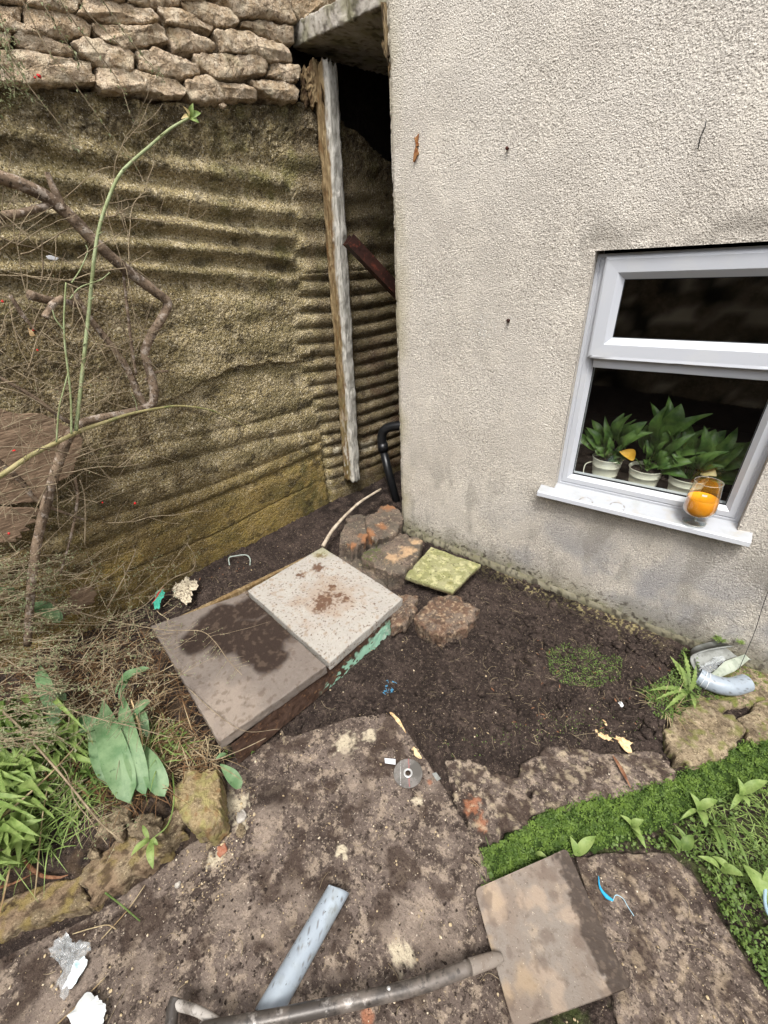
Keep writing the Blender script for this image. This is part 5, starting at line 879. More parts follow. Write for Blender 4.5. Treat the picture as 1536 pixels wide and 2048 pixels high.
a.mk('bark_chips', m_bark2, kind='stuff', label='reddish bark chips and dead leaf bits on the soil', cat='bark chips')
V, Fc = leaf(gs(779, 1424, .01), gs(812, 1466, .012), .016, curl=.12, fold=.4, n=10, wave=.03); mk('dead_leaf', V, Fc, m_cream, label='long curled buff dead leaf at the top corner of the large flag', cat='dead leaf')
V, Fc = leaf(g(1225, 1510, Z_FLAG+.012), g(1262, 1577, Z_FLAG+.012), .014, curl=.05, fold=.2, n=10, wave=.01); mk('dead_leaf', V, Fc, m_bark2, label='long flat reddish strip lying across the pale edging flag', cat='dead leaf')
# ---- moss and ground cover
def carpet(px, n, seed, size, mt, name, label, cat, zf=None, lift=.012, dens=None):
    q = inpoly(px, n, seed); P = gsv(q[:, 0], q[:, 1]) if zf is None else zf(q); rs = np.random.RandomState(seed)
    P = P+np.c_[0*P[:, 0], 0*P[:, 0], lift*(.3+.7*np.abs(fbm(P, .02, 2, seed)))+rs.rand(len(P))*lift*.6]; s_ = size*rs.uniform(.5, 1.3, len(P))
    if dens: P = P[fbm(P, dens, 3, seed) > -.12]; s_ = s_[:len(P)]
    a1 = rs.uniform(0, 6.28, len(P)); tl = rs.uniform(-.5, .9, len(P)); d = np.stack([np.cos(a1)*np.cos(tl), np.sin(a1)*np.cos(tl), np.sin(tl)], -1); sd = nz3(np.cross(d, rs.randn(len(P), 3)*.5+[0, 0, 1]))
    s_ = s_[:, None]; b = P-d*s_*.5; V = np.stack([b, b+d*s_*.5-sd*s_*.36, b+d*s_, b+d*s_*.5+sd*s_*.36], 1).reshape(-1, 3)
    return mk(name, V, np.arange(len(V)).reshape(-1, 4), mt, kind='stuff', label=label, cat=cat, smooth=False)
nz3 = lambda v: v/(np.linalg.norm(v, axis=1)[:, None]+1e-12)
mosspx = [(1000, 1762), (960, 1742), (975, 1700), (1040, 1664), (1082, 1634), (1135, 1612), (1195, 1598), (1265, 1588), (1318, 1568), (1365, 1552), (1400, 1532), (1460, 1506), (1500, 1484), (1545, 1470), (1600, 1450), (1600, 1540), (1536, 1560), (1440, 1590), (1370, 1625), (1280, 1660), (1190, 1690), (1120, 1700), (1060, 1725)]
def mz(q):                                        # the moss clothes the bank from the edging down
    P = gsv(q[:, 0], q[:, 1]); up = g2 = np.array([g(x, y, Z_FLAG-.01) for x, y in q]); d = pdist(np.array([g(x, y, Z_FLAG) for x, y in mosspx]), up[:, 0], up[:, 1])
    e = np.array([[1000, 1700], [1082, 1634], [1195, 1598], [1318, 1568], [1400, 1532], [1500, 1484], [1600, 1450]]); ye = np.interp(q[:, 0], e[:, 0], e[:, 1]); t = np.clip((q[:, 1]-ye)/85, 0, 1)
    zz = (Z_FLAG-.012)*(1-t)+(Z_LOW+.01)*t; dd = rayv(q[:, 0], q[:, 1]); return CAM+dd*((zz-CAM[2])/dd[:, 2])[:, None]
carpet(mosspx, 24000, 5, .0072, m_lf_moss, 'moss', 'thick bright green moss along the lower side of the edging flags', 'moss', zf=mz, lift=.022, dens=.035)
carpet([(990, 1700), (1082, 1625), (1195, 1590), (1318, 1560), (1400, 1522), (1500, 1474), (1600, 1440), (1600, 1570), (1440, 1600), (1370, 1640), (1280, 1675), (1190, 1700), (1060, 1735), (980, 1765)], 6000, 45, .0072, m_lf_moss, 'moss', 'ragged outer fringe of the green moss below the edging flags', 'moss', zf=mz, lift=.02, dens=.02)
q = inpoly(mosspx, 5000, 15); P = mz(q); V, Fc = pebbles(P-[0, 0, .010], .012+.004*RS.rand(len(P)), 6, .7); mk('moss_cushion', V, Fc, mat('moss_base', '#36491c', [('#22300f', 'n', 60, .4, .6, .8)], [('n', 150, .003)]), kind='stuff', label='dark green cushion under the bright moss', cat='moss')
lowpx1 = [(1360, 1630), (1450, 1590), (1560, 1550), (1700, 1600), (1750, 2050), (1560, 2030), (1440, 1830), (1390, 1740), (1340, 1705), (1160, 1705), (1200, 1688), (1280, 1662)]
carpet(lowpx1, 5000, 6, .013, m_lf_mid, 'ground_cover', 'low leafy weeds covering the ground right of the lower flag', 'ground cover', lift=.03, dens=.12)
carpet(lowpx1, 3500, 16, .009, m_lf_moss, 'ground_cover', 'patchy bright moss among the weeds right of the lower flag', 'ground cover', lift=.018, dens=.08)
carpet([(960, 1700), (1010, 1690), (1100, 1700), (1120, 1706), (960, 1775), (1000, 1900), (985, 1780)], 1500, 7, .009, m_lf_mid, 'ground_cover', 'small weeds in the joint beside the shovel blade tip', 'ground cover', lift=.016)
carpet([(1092, 1300), (1130, 1288), (1200, 1295), (1245, 1320), (1240, 1360), (1190, 1378), (1130, 1372), (1098, 1345)], 2300, 8, .0065, m_lf_mid, 'ground_cover', 'flat patch of tiny green weeds in the middle of the dark soil', 'ground cover', lift=.010)
carpet([(1290, 1380), (1340, 1350), (1365, 1300), (1395, 1320), (1400, 1400), (1380, 1440), (1320, 1445), (1290, 1420)], 2200, 9, .009, m_lf_mid, 'ground_cover', 'small weeds round the dandelion by the pipe bend', 'ground cover', lift=.03)
carpet([(1420, 1345), (1500, 1330), (1540, 1340), (1530, 1400), (1480, 1420), (1400, 1400)], 1300, 10, .008, m_lf_moss, 'moss', 'mossy growth round the grey pipe bend', 'moss', lift=.02)
carpet([(850, 1490), (960, 1470), (1150, 1400), (1300, 1440), (1330, 1480), (1150, 1490), (1040, 1500), (920, 1520)], 500, 31, .006, m_lf_mid, 'ground_cover', 'sparse seedlings on the soil above the edging flags', 'ground cover', lift=.006, dens=.05)
carpet([(440, 1440), (520, 1470), (510, 1510), (450, 1520)], 500, 32, .008, m_lf_mid, 'ground_cover', 'weeds at the near corner of the stained slab', 'ground cover', lift=.02)
def tuft(name, c, n, R, L_, wd, mt, label, cat, spread=.8, droop=1.0, seed=0, **k):
    rs = np.random.RandomState(seed); a = Acc()
    for i in range(n):
        an = rs.uniform(0, 6.28); rr_ = R*rs.rand()**.5; d = np.array([math.cos(an)*spread*rs.rand(), math.sin(an)*spread*rs.rand(), 1]); V, Fc = blade(np.array(c)+[math.cos(an)*rr_, math.sin(an)*rr_, 0], d, L_*rs.uniform(.5, 1.2), wd*rs.uniform(.6, 1.3), droop*rs.uniform(.5, 1.6)); a.add(V, Fc)
    return a.mk(name, mt, label=label, cat=cat, **k)
tuft('fern_sprig', hw(1440, 1278, -.02)+[0, 0, -.01], 60, .012, .03, .004, m_lf_bright, 'left hand of two small green sprigs growing on the house foot above the hood', 'weed', 1.6, .6, 1)
tuft('fern_sprig', hw(1481, 1283, -.02)+[0, 0, -.01], 34, .008, .020, .004, m_lf_bright, 'right hand of two small green sprigs growing on the house foot above the hood', 'weed', 1.6, .6, 2)
tuft('fern_sprig', g(812, 1092, .075), 60, .014, .022, .0035, m_lf_bright, 'tiny bright green sprig on the large mossy rock', 'weed', 1.6, .6, 3)
tuft('grass_tuft', gs(1330, 1415), 70, .05, .11, .0022, m_straw, 'dry grass tuft between the soil and the limestone block', 'grass', 1.8, 1.6, 4)
tuft('grass_tuft', gs(1345, 1405), 60, .05, .10, .0022, m_lf_mid, 'green grass tuft in front of the pipe bend', 'grass', 1.6, 1.6, 5)
tuft('grass_tuft', gs(1300, 1385), 50, .03, .05, .003, m_lf_mid, 'short green grass left of the dandelion', 'grass', 1.6, 1.2, 6)
def plant(name, leaves, mt, label, cat, stem=None, wave=0., fold=.25, shape=.9, curl=.15, lv='leaf'):
    """leaves: (bx,by,bz, tx,ty,tz, width)"""
    b0 = gw(leaves[0][0], leaves[0][1], leaves[0][2]); t_ = thing(name, label, cat, b0)
    for l in leaves:
        V, Fc = leaf(gw(l[0], l[1], l[2]), gw(l[3], l[4], l[5]), l[6], curl=l[7] if len(l) > 7 else curl, fold=fold, n=14, wave=wave, shape=shape, blunt=.45 if cat == 'tulip' else .95); mk(lv, V, Fc, mt, t_)
    if stem:
        V, Fc = tube(spline([g(*p) for p in stem[0]], 6), stem[1], 7); mk('stem', V, Fc, stem[2], t_)
    return t_
def saw(leafargs, mt, parent, teeth=9):
    V, Fc = leaf(*leafargs, n=teeth*4, curl=.12, fold=.2)
    V = V.reshape(-1, 5, 3)
    for i in range(len(V)):
        k = 1-.45*((i % 4)/3.)
        for j, kk in ((0, 1), (4, 1), (1, .5), (3, .5)): V[i, j] = V[i, 2]+(V[i, j]-V[i, 2])*(1-(1-k)*kk)
    mk('leaf', V.reshape(-1, 3), Fc, mt, parent)
dd = thing('dandelion', 'toothed bright green dandelion rosette between the soil and the pipe bend', 'weed', gs(1375, 1388))
b = gs(1378, 1386, .005)
for (x, y, z, wd) in ((1340, 1312, -.07, .035), (1356, 1326, -.06, .03), (1298, 1381, -.07, .030), (1366, 1300, -.06, .022), (1330, 1420, -.06, .026), (1390, 1420, -.06, .022), (1392, 1330, .02, .024), (1310, 1400, -.05, .022)): saw((b, g(x, y, z), wd), m_lf_bright, dd)
wk = [([(1152, 1712, -.16, 1140, 1672, -.12, .026), (1152, 1712, -.16, 1192, 1672, -.12, .034)], 'pair of broad upright leaves just above the tip of the shovel blade'), ([(1262, 1655, -.16, 1282, 1672, -.13, .026), (1262, 1655, -.16, 1240, 1630, -.12, .02), (1262, 1655, -.16, 1288, 1640, -.12, .028), (1265, 1660, -.16, 1292, 1698, -.15, .02)], 'four leaved weed in the moss right of the pair of upright leaves'),
      ([(1395, 1620, -.16, 1380, 1585, -.12, .024), (1395, 1620, -.16, 1436, 1600, -.12, .030), (1395, 1620, -.16, 1412, 1655, -.14, .030), (1395, 1620, -.16, 1360, 1640, -.15, .015)], 'weed with three broad leaves below the limestone block'), ([(1480, 1590, -.15, 1475, 1555, -.1, .024), (1480, 1590, -.15, 1536, 1562, -.1, .034), (1480, 1590, -.15, 1500, 1615, -.14, .02), (1480, 1590, -.15, 1460, 1620, -.14, .02)], 'weed with a long bright leaf reaching the right edge, upper'),
      ([(1360, 1700, -.16, 1340, 1668, -.13, .022), (1365, 1700, -.16, 1385, 1670, -.13, .036), (1360, 1705, -.16, 1330, 1665, -.14, .02), (1370, 1690, -.16, 1350, 1650, -.12, .02)], 'round leaved weed at the top corner of the lower flag'), ([(1440, 1740, -.16, 1395, 1712, -.13, .022), (1440, 1740, -.16, 1490, 1752, -.13, .032), (1460, 1745, -.16, 1424, 1712, -.15, .026)], 'strap leaved weed beside the upper right edge of the lower flag'),
      ([(1530, 1800, -.14, 1486, 1728, -.11, .050), (1530, 1790, -.14, 1560, 1720, -.08, .05), (1540, 1810, -.14, 1505, 1752, -.13, .03)], 'broad pale green leaves at the right edge beside the hose'), ([(1420, 1650, -.16, 1440, 1700, -.12, .022), (1425, 1650, -.16, 1455, 1720, -.12, .018), (1450, 1640, -.16, 1520, 1700, -.10, .012), (1440, 1650, -.16, 1500, 1740, -.12, .012)], 'sprawling grassy weed with narrow blades, right of the round leaved weed'),
      ([(965, 1715, -.16, 985, 1697, -.13, .02), (1070, 1708, -.15, 1095, 1715, -.13, .016), (1000, 1730, -.16, 1015, 1712, -.14, .018)], 'tiny seedlings in the joint left of the blade tip')]
for lv, lab in wk: plant('weed', lv, m_lf_mid if 'round' in lab or 'sprawl' in lab else m_lf_bright, lab, 'weed', fold=.3, curl=.22)
# ---- left bed
tl = [([(205, 1400, .10, 262, 1606, .06, .095, .12), (245, 1385, .12, 292, 1592, .05, .065, .12), (200, 1420, .05, 215, 1570, .05, .06, .2)], 'largest blue green tulip leaves hanging over the bed rubble, centre of the bed'), ([(285, 1490, .06, 330, 1592, .03, .07), (300, 1480, .04, 280, 1420, .10, .04)], 'blue green leaf flopping right of the largest tulip leaves'), ([(35, 1215, .30, 118, 1240, .28, .075, .25), (95, 1205, .26, 120, 1245, .26, .05)], 'curled blue green leaf high at the left under the broken board'),
      ([(-30, 1180, .30, 50, 1205, .28, .07), (-20, 1215, .28, 20, 1235, .28, .05)], 'blue green leaf cut by the left edge below the broken board'), ([(80, 1330, .18, 120, 1440, .14, .055), (60, 1385, .16, 133, 1400, .14, .05), (100, 1420, .12, 118, 1450, .12, .05)], 'blue green leaves behind the twigs in the middle left'), ([(230, 1390, .10, 298, 1336, .16, .045, .25), (238, 1400, .10, 262, 1350, .14, .03)], 'upright wavy blue green leaf near the left edge of the stained slab'),
      ([(440, 1528, .0, 482, 1576, -.04, .045), (430, 1520, .0, 452, 1508, -.01, .02)], 'single dark green leaf lying right of the yellow corner stone'), ([(215, 1465, .10, 150, 1440, .13, .05), (150, 1470, .12, 205, 1450, .12, .05), (265, 1440, .10, 298, 1400, .12, .05)], 'broad mixed green leaves above the largest tulip leaves')]
for lv, lab in tl: plant('tulip_leaves', lv, m_lf_tulip, lab, 'tulip', fold=.22, curl=.16, wave=.018, shape=1.2)
def rosette(name, c, tips, mt, wd, label, cat, seed, curl=.25):
    t_ = thing(name, label, cat, c); rs = np.random.RandomState(seed)
    for tp_ in tips: off_ = rs.normal(0, 1, 3)*[.045, .045, .015]; V, Fc = leaf(c+off_, tp_+off_*rs.uniform(.3, 1.2)+[0, 0, rs.uniform(-.03, .05)], wd*rs.uniform(.6, 1.25), up=(rs.uniform(-.6, .6), rs.uniform(-.6, .6), 1), curl=curl*rs.uniform(.3, 1.8), fold=rs.uniform(.1, .5), n=12, wave=.02, shape=rs.uniform(.5, .8)); mk('leaf', V, Fc, mt, t_)
for i, (bx, by, n, R, zc_, lab, wd, mt_) in enumerate(((40, 1560, 90, 95, .10, 'dense bright green leafy clump at the left edge of the bed, upper', .025, m_lf_bright), (20, 1680, 46, 70, .12, 'bright green curly leafy clump at the left edge by the kerb, lower', .027, m_lf_bright), (130, 1490, 38, 80, .08, 'bright green leaf clump between the left edge and the tulip leaves', .024, m_lf_bright), (30, 1450, 34, 80, .12, 'mid green leaf clump behind the shrub shoots at the left edge', .026, m_lf_mid), (150, 1590, 18, 45, .04, 'small green leaf clump above the kerb stone', .022, m_lf_mid))):
    rs = np.random.RandomState(i+40); tips = [gw(bx+R*rs.uniform(.4, 1)*math.cos(q_), by+R*.8*rs.uniform(.4, 1)*math.sin(q_), zc_+rs.uniform(-.05, .06)) for q_ in rs.uniform(0, 6.28, n)]; rosette('leafy_plant', gw(bx, by, zc_-.08), tips, mt_, wd, lab, 'plant', i)
plant('sprout', [(300, 1680, .035, 262, 1712, .03, .022), (302, 1682, .035, 306, 1738, .02, .024), (300, 1680, .035, 316, 1690, .03, .018), (298, 1678, .035, 285, 1650, .05, .014), (300, 1680, .035, 280, 1690, .05, .018)], m_lf_bright, 'light green five leaved sprout on the kerb stone', 'sprout', stem=([(345, 1545, .02), (348, 1600, .03), (335, 1650, .03), (302, 1680, .034)], [.003, .002], m_lf_bright), curl=.2)
# long straps and stalks
def strand(pts, r, mt, name, label, cat, n=6, **k):
    P = [g(*p) for p in pts]; V, Fc = tube(spline(P, 8), r, n, flat=k.pop('flat', 1)); return mk(name, V, Fc, mt, label=label, cat=cat, **k)
strand([(40, 1700, .04), (52, 1725, .02), (80, 1750, -.02), (115, 1755, -.04), (136, 1750, -.05)], [.001, .006, .005, .0015], m_bark2, 'dead_strap', 'reddish brown curved strap leaf on the left kerb stones', 'dead leaf', 8, flat=.3)
strand([(-10, 1778, .0), (30, 1765, -.0), (68, 1746, .0)], [.005, .004, .001], m_bark2, 'dead_strap', 'pinkish brown dry blade left of the reddish strap', 'dead leaf', 8, flat=.3)
strand([(0, 1636, .12), (55, 1590, .14), (108, 1540, .14), (165, 1478, .14)], [.004, .0035, .0015], m_straw, 'dry_stalk', 'thick straw stalk slanting up from the left edge over the bright leaves', 'stalk')
strand([(96, 1570, .1), (84, 1640, .08), (75, 1740, .0), (64, 1842, -.1)], [.0015, .0025, .002], m_straw, 'dry_stalk', 'thin whitish stalk standing over the kerb, right of its neighbours', 'stalk')
strand([(24, 1715, .06), (12, 1770, .02), (0, 1825, -.02)], [.004, .003], m_straw, 'dry_stalk', 'broad white dry blade hanging at the left edge over the kerb', 'stalk', flat=.3)
strand([(290, 1770, -.1), (255, 1820, -.11), (203, 1878, -.115)], .0018, m_straw, 'dry_stalk', 'straight straw lying on the flag below the kerb joint', 'stalk')
strand([(145, 1868, -.1), (185, 1856, -.1), (215, 1850, -.1), (232, 1858, -.11)], .0016, m_straw, 'dry_stalk', 'straw touching the top of the clear packet', 'stalk')
strand([(210, 1785, -.05), (240, 1808, -.09), (280, 1842, -.11)], [.003, .002], m_lf_mid, 'wild_grass', 'single olive grass blade hanging over the kerb joint', 'grass', flat=.4)
strand([(210, 1955, -.11), (160, 2005, -.11), (108, 2055, -.11)], .0018, m_straw, 'dry_stalk', 'long straw lying between the clear packet and the pale shard', 'stalk')
for i, (pts, lab, r) in enumerate(([[(290, 1490, .08), (262, 1455, .1), (250, 1440, .1), (275, 1500, .05), (285, 1510, .03)], 'pale brown strap leaf standing beside the wavy leaf', .004], [[(300, 1535, .04), (340, 1522, .04), (365, 1520, .03)], 'bright green grass blade pointing right at the yellow corner stone', .004], [[(252, 1498, .08), (258, 1520, .07), (262, 1538, .06)], 'short bright yellow green blade over the largest tulip leaf', .003])):
    if i: strand(pts, [.002, r, .0008], m_lf_bright, 'wild_grass', lab, 'grass', flat=.3)
    else: strand([(262, 1398, .12), (275, 1440, .11), (283, 1475, .08), (286, 1505, .05)], [.003, .005, .001], m_cream, 'dead_strap', lab, 'dead leaf', flat=.3)
# dead grass and green grass masses
def grassmass(px, n, seed, zr, mt, name, label, Lr=(.05, .16), wd=.0022, up=.5, flat_=1.):
    q = inpoly(px, n, seed); rs = np.random.RandomState(seed); a = Acc(); B = gsv(q[:, 0], q[:, 1]); dd_ = rayv(q[:, 0], q[:, 1]); z = B[:, 2]+rs.uniform(zr[0], zr[1], n); P = CAM+dd_*((z-CAM[2])/dd_[:, 2])[:, None]
    for p in P:
        an = rs.uniform(0, 6.28); d = np.array([math.cos(an), math.sin(an), up*rs.uniform(-.4, 1.2)]); V, Fc = blade(p, d, rs.uniform(*Lr), wd*rs.uniform(.5, 1.4), rs.uniform(.2, 1.6)); a.add(V, Fc)
    a.mk(name, mt, kind='stuff', label=label, cat='grass')
bedpx = [(90, 1270), (250, 1240), (330, 1290), (400, 1450), (440, 1500), (430, 1540), (350, 1560), (250, 1560), (150, 1480), (60, 1400)]
grassmass(bedpx, 650, 51, (0, .08), m_straw, 'dead_grass', 'tangle of dead straw coloured grass left of the stained slab', (.05, .18), .0022)
m_bstraw = mat('brown_dead_stems', '#6b5038', [('#49351f', 'n', 12, .4, .6, .8), ('#93724e', 'n', 25, .55, .7, .7)], rough=.8)
grassmass([(60, 1180), (250, 1230), (330, 1300), (400, 1450), (440, 1540), (250, 1620), (60, 1560), (0, 1300)], 1400, 55, (0, .06), m_bstraw, 'dead_stems', 'brown dead stems matted under the shrub', (.05, .2), .0024)
grassmass([(320, 1440), (380, 1450), (440, 1510), (425, 1560), (350, 1580), (300, 1530)], 240, 52, (0, .03), m_straw, 'dead_grass', 'dry grass tuft over the near corner of the stained slab', (.05, .14), .002)
grassmass([(0, 1480), (130, 1440), (280, 1500), (330, 1440), (380, 1500), (300, 1560), (200, 1600), (120, 1700), (0, 1740)], 520, 53, (0, .07), m_lf_bright, 'green_grass', 'green grass blades through the left bed', (.05, .16), .003, up=.9)
grassmass([(1380, 1600), (1536, 1560), (1600, 1700), (1600, 1850), (1450, 1780), (1380, 1690)], 420, 54, (0, .03), m_lf_bright, 'green_grass', 'thin grass through the weeds at the right edge', (.03, .12), .0022, up=.6)
grassmass([(960, 1700), (1110, 1690), (1140, 1706), (970, 1790)], 90, 56, (0, .01), m_lf_mid, 'green_grass', 'thin grass in the joint above the shovel blade', (.02, .06), .002, up=.9)
carpet([(0, 1430), (150, 1450), (330, 1440), (400, 1490), (330, 1560), (200, 1600), (120, 1720), (0, 1760)], 2600, 57, .016, m_lf_mid, 'ground_cover', 'low green leaves filling the left bed', 'ground cover', lift=.05, dens=.07)
# ---- broken board
bd = thing('broken_board', 'broken grey plywood board with a splintered lower edge against the wall, far left', 'board', lw(60, 1095, .10))
def boardpiece(px, off, name):
    P = np.array([lw(x, y, off) for x, y in px]); return solid(name, P, (1, -.12, .08), .014, m_oldply, bd, rr=.002, res=.005, wob=.02, seed=len(px), noise=[(.05, .003, 3, 2)])
boardpiece([(-120, 800), (0, 821), (108, 834), (150, 862), (166, 880), (160, 905), (150, 925), (148, 948), (120, 960), (90, 975), (85, 1002), (60, 1008), (0, 1012), (-120, 1010)], .10, 'upper_sheet')
boardpiece([(-120, 1010), (0, 1014), (70, 1016), (84, 1024), (62, 1036), (80, 1042), (50, 1052), (62, 1060), (40, 1064), (45, 1078), (30, 1075), (34, 1086), (0, 1085), (-120, 1090)], .14, 'lower_sheet')
P = np.array([lw(x, y, .12) for x, y in ((120, 1240), (130, 1190), (180, 1175), (195, 1190), (190, 1210), (150, 1225))]); solid('board_scrap', P, (1, -.2, .4), .012, m_oldply, rr=.002, res=.005, wob=.06, seed=3, label='small tan scrap of splintered board low at the foot of the retaining wall', cat='board scrap')
# ---- shrub
sb = thing('bare_shrub', 'leafless shrub with thick bent grey brown branches in front of the retaining wall', 'shrub', lw(90, 1150, .2))
def br(pts, r, off, n=12, rough_=.12, seed=0):
    offs = np.linspace(off[0], off[1], len(pts)) if isinstance(off, tuple) else [off]*len(pts); return tube(spline([lw(p[0], p[1], o) for p, o in zip(pts, offs)], 10), r, n, rough=rough_, seed=seed)
for nm, pts, r, off in (('main_branch', [(-60, 335), (0, 354), (55, 374), (105, 402), (148, 440), (188, 482), (232, 522), (290, 568), (322, 592), (336, 606), (326, 632), (302, 672), (290, 705), (300, 745), (308, 785), (300, 812), (255, 826), (200, 836), (160, 848), (135, 880), (112, 940), (95, 1000), (75, 1080), (62, 1180), (55, 1290)], [.020, .021, .022, .022, .021, .021, .019, .018, .018, .018, .019, .018, .016, .018, .019, .019, .018, .015], (.30, .22)),
                        ('branch', [(-40, 440), (0, 432), (50, 424), (104, 408)], [.010, .012, .012], (.30, .29)), ('branch', [(150, 588), (182, 640), (222, 690), (255, 738), (274, 782), (292, 815)], [.010, .013, .014, .015], (.2, .21)), ('branch', [(94, 345), (104, 370), (118, 398), (125, 420)], [.009, .012, .014], .30),
                        ('branch', [(60, 590), (95, 600), (130, 604), (160, 610)], [.016, .013, .010], (.36, .24)), ('branch', [(90, 635), (105, 610), (125, 595)], [.012, .012, .010], (.36, .34)), ('branch', [(290, 760), (310, 745), (336, 742)], [.006, .005], .24), ('branch', [(245, 530), (255, 620), (262, 680), (272, 750)], [.005, .006, .006], (.27, .22)),
                        ('branch', [(-20, 745), (60, 790), (130, 840), (160, 850)], [.006, .008, .010], (.3, .24)), ('branch', [(150, 955), (155, 1000), (140, 1080), (120, 1150)], [.006, .006, .004], (.2, .2)), ('branch', [(-30, 900), (40, 960), (80, 1005), (170, 1040)], [.010, .010, .005], (.25, .2)), ('branch', [(20, 590), (45, 630), (70, 660)], [.006, .007, .004], (.36, .36))):
    V, Fc = br(pts, r, off, 14, .14, len(pts)); mk(nm, V, Fc, m_bark, sb)
tw = Acc(); lf = Acc(); ber = []
def twig(p, d, L_, r, kids, acc, lacc, leafp, rs, wig=.25, up=0., lsize=.007):
    n = max(4, int(L_/.03)); pts = [np.array(p)]; d = nz(np.array(d, float))
    for i in range(n): d = nz(d+rs.normal(0, wig, 3)*[.5, 1, 1]*.5+[0, 0, up]); pts.append(pts[-1]+d*L_/n)
    V, Fc = tube(pts, [r, r*.4], 4, cap=False); acc.add(V, Fc)
    for k in range(kids):
        i = rs.randint(1, n); dd2 = nz(d+rs.normal(0, .8, 3)*[.4, 1, 1]); twig(pts[i], dd2, L_*rs.uniform(.2, .5), r*.6, max(0, kids//3-1), acc, lacc, leafp, rs, wig, up, lsize)
    if lacc is not None:
        for i in range(1, len(pts)):
            for _ in range(rs.poisson(leafp)): b = pts[i]*(1)+rs.normal(0, .003, 3); V, Fc = leaf(b, b+nz(rs.normal(0, 1, 3))*lsize*rs.uniform(.6, 1.3), lsize*.55, n=2, curl=.1); lacc.add(V, Fc)
    return pts
rs = np.random.RandomState(5)
for i in range(80):
    x, y = rs.uniform(-60, 260), rs.uniform(400, 1120); p = lw(x, y, rs.uniform(.12, .42)); a_ = rs.uniform(0, 6.28); pts = twig(p, (.1, math.cos(a_), math.sin(a_)), rs.uniform(.12, .5), rs.uniform(.0012, .0030), 4, tw, lf, .35 if y > 600 else .1, rs)
    if rs.rand() < .0: ber.append(pts[-1])
for (x, y) in ((5, 603), (75, 700), (68, 660), (28, 901), (205, 1005), (270, 1007), (18, 1067), (70, 155)): ber.append(lw(x, y, .3))
for pts in ([(345, 600), (335, 640)], ):
    pass
for pts, r in (([(0, 455), (60, 440), (130, 395), (190, 345), (235, 335), (300, 362)], .0016), ([(0, 550), (90, 555), (180, 567), (255, 577)], .0020), ([(135, 568), (190, 588), (232, 600)], .0030), ([(130, 590), (200, 625), (260, 650), (345, 676)], .0018), ([(0, 500), (40, 470), (110, 420)], .0015), ([(160, 780), (250, 770), (300, 775)], .0012), ([(0, 775), (50, 790), (125, 832)], .003), ([(0, 1015), (60, 980), (115, 940), (160, 920)], .0018),
               ([(160, 925), (240, 910), (310, 912), (362, 926)], .0016), ([(175, 925), (240, 925), (290, 935)], .0012), ([(150, 905), (210, 882), (275, 880)], .0014), ([(30, 1170), (60, 1120), (160, 1020), (250, 960)], .0013), ([(60, 850), (110, 960), (120, 1060), (160, 1100)], .0016), ([(0, 700), (80, 760), (160, 800), (260, 850)], .0013), ([(170, 1090), (170, 1000), (160, 960)], .003)):
    V, Fc = tube(spline([lw(a_[0], a_[1], .3) for a_ in pts], 8), [r, r*.6], 6); tw.add(V, Fc)
tw.mk('twigs', m_twig, sb, kind='stuff'); lf.mk('leaves', m_lf_tiny, sb, kind='stuff')
for p in ber[:26]: V, Fc = pebbles([p], [.0042], int(abs(p[1])*99), 1.); mk('berry', V, Fc, m_red, sb)
# canes
rc_ = thing('rose_cane', 'tall pale green rose cane crossing the bent branch, with a young leaf tip', 'rose', lw(152, 862, .36))
V, Fc = br([(152, 862), (160, 790), (168, 715), (176, 640), (184, 560), (190, 505), (200, 450), (218, 395), (238, 352), (262, 325), (300, 292), (340, 258), (378, 236)], [.0072, .0068, .0064, .006, .0056, .0050, .0044], (.36, .34), 12, .04); mk('cane', V, Fc, m_cane, rc_)
for (x, y) in ((166, 690), (181, 600), (196, 470), (245, 340), (320, 272)): V, Fc = tube([lw(x, y, .362), lw(x+9, y-7, .37)], [.003, .0004], 6); mk('thorn', V, Fc, m_cane, rc_)
for (x, y, wd) in ((398, 246, .022), (386, 206, .02), (402, 226, .024), (366, 212, .014), (362, 238, .014)): V, Fc = leaf(lw(378, 236, .34), lw(x, y, .37), wd, up=(1, -.4, .3), curl=.2, fold=.3); mk('leaf', V, Fc, m_lf_bright if wd > .015 else m_lf_buff, rc_)
cn = thing('bramble_cane', 'long olive cane arching from the left edge across the retaining wall', 'cane', lw(0, 955, .40))
V, Fc = br([(-60, 985), (0, 952), (60, 912), (115, 884), (160, 862), (205, 846), (260, 828), (320, 816), (362, 812), (420, 820), (455, 836), (490, 852), (516, 868)], [.0100, .0092, .0086, .008, .007, .006, .005, .004, .003, .002], (.40, .22), 12, .05); mk('cane', V, Fc, m_bcane, cn)
for pts, r in (([(143, 868), (142, 800), (136, 740), (130, 690), (128, 640), (132, 565)], .0042), ([(113, 884), (118, 820), (130, 770), (138, 740)], .0034), ([(143, 566), (160, 540), (175, 505), (172, 490)], .0024), ([(140, 598), (160, 575), (200, 560), (220, 545)], .0024), ([(128, 660), (112, 640), (105, 620)], .003), ([(275, 822), (270, 800), (262, 785)], .0014)):
    V, Fc = br(pts, [r, r*.7], (.37, .37), 8, .05); mk('shoot', V, Fc, m_cane, cn)
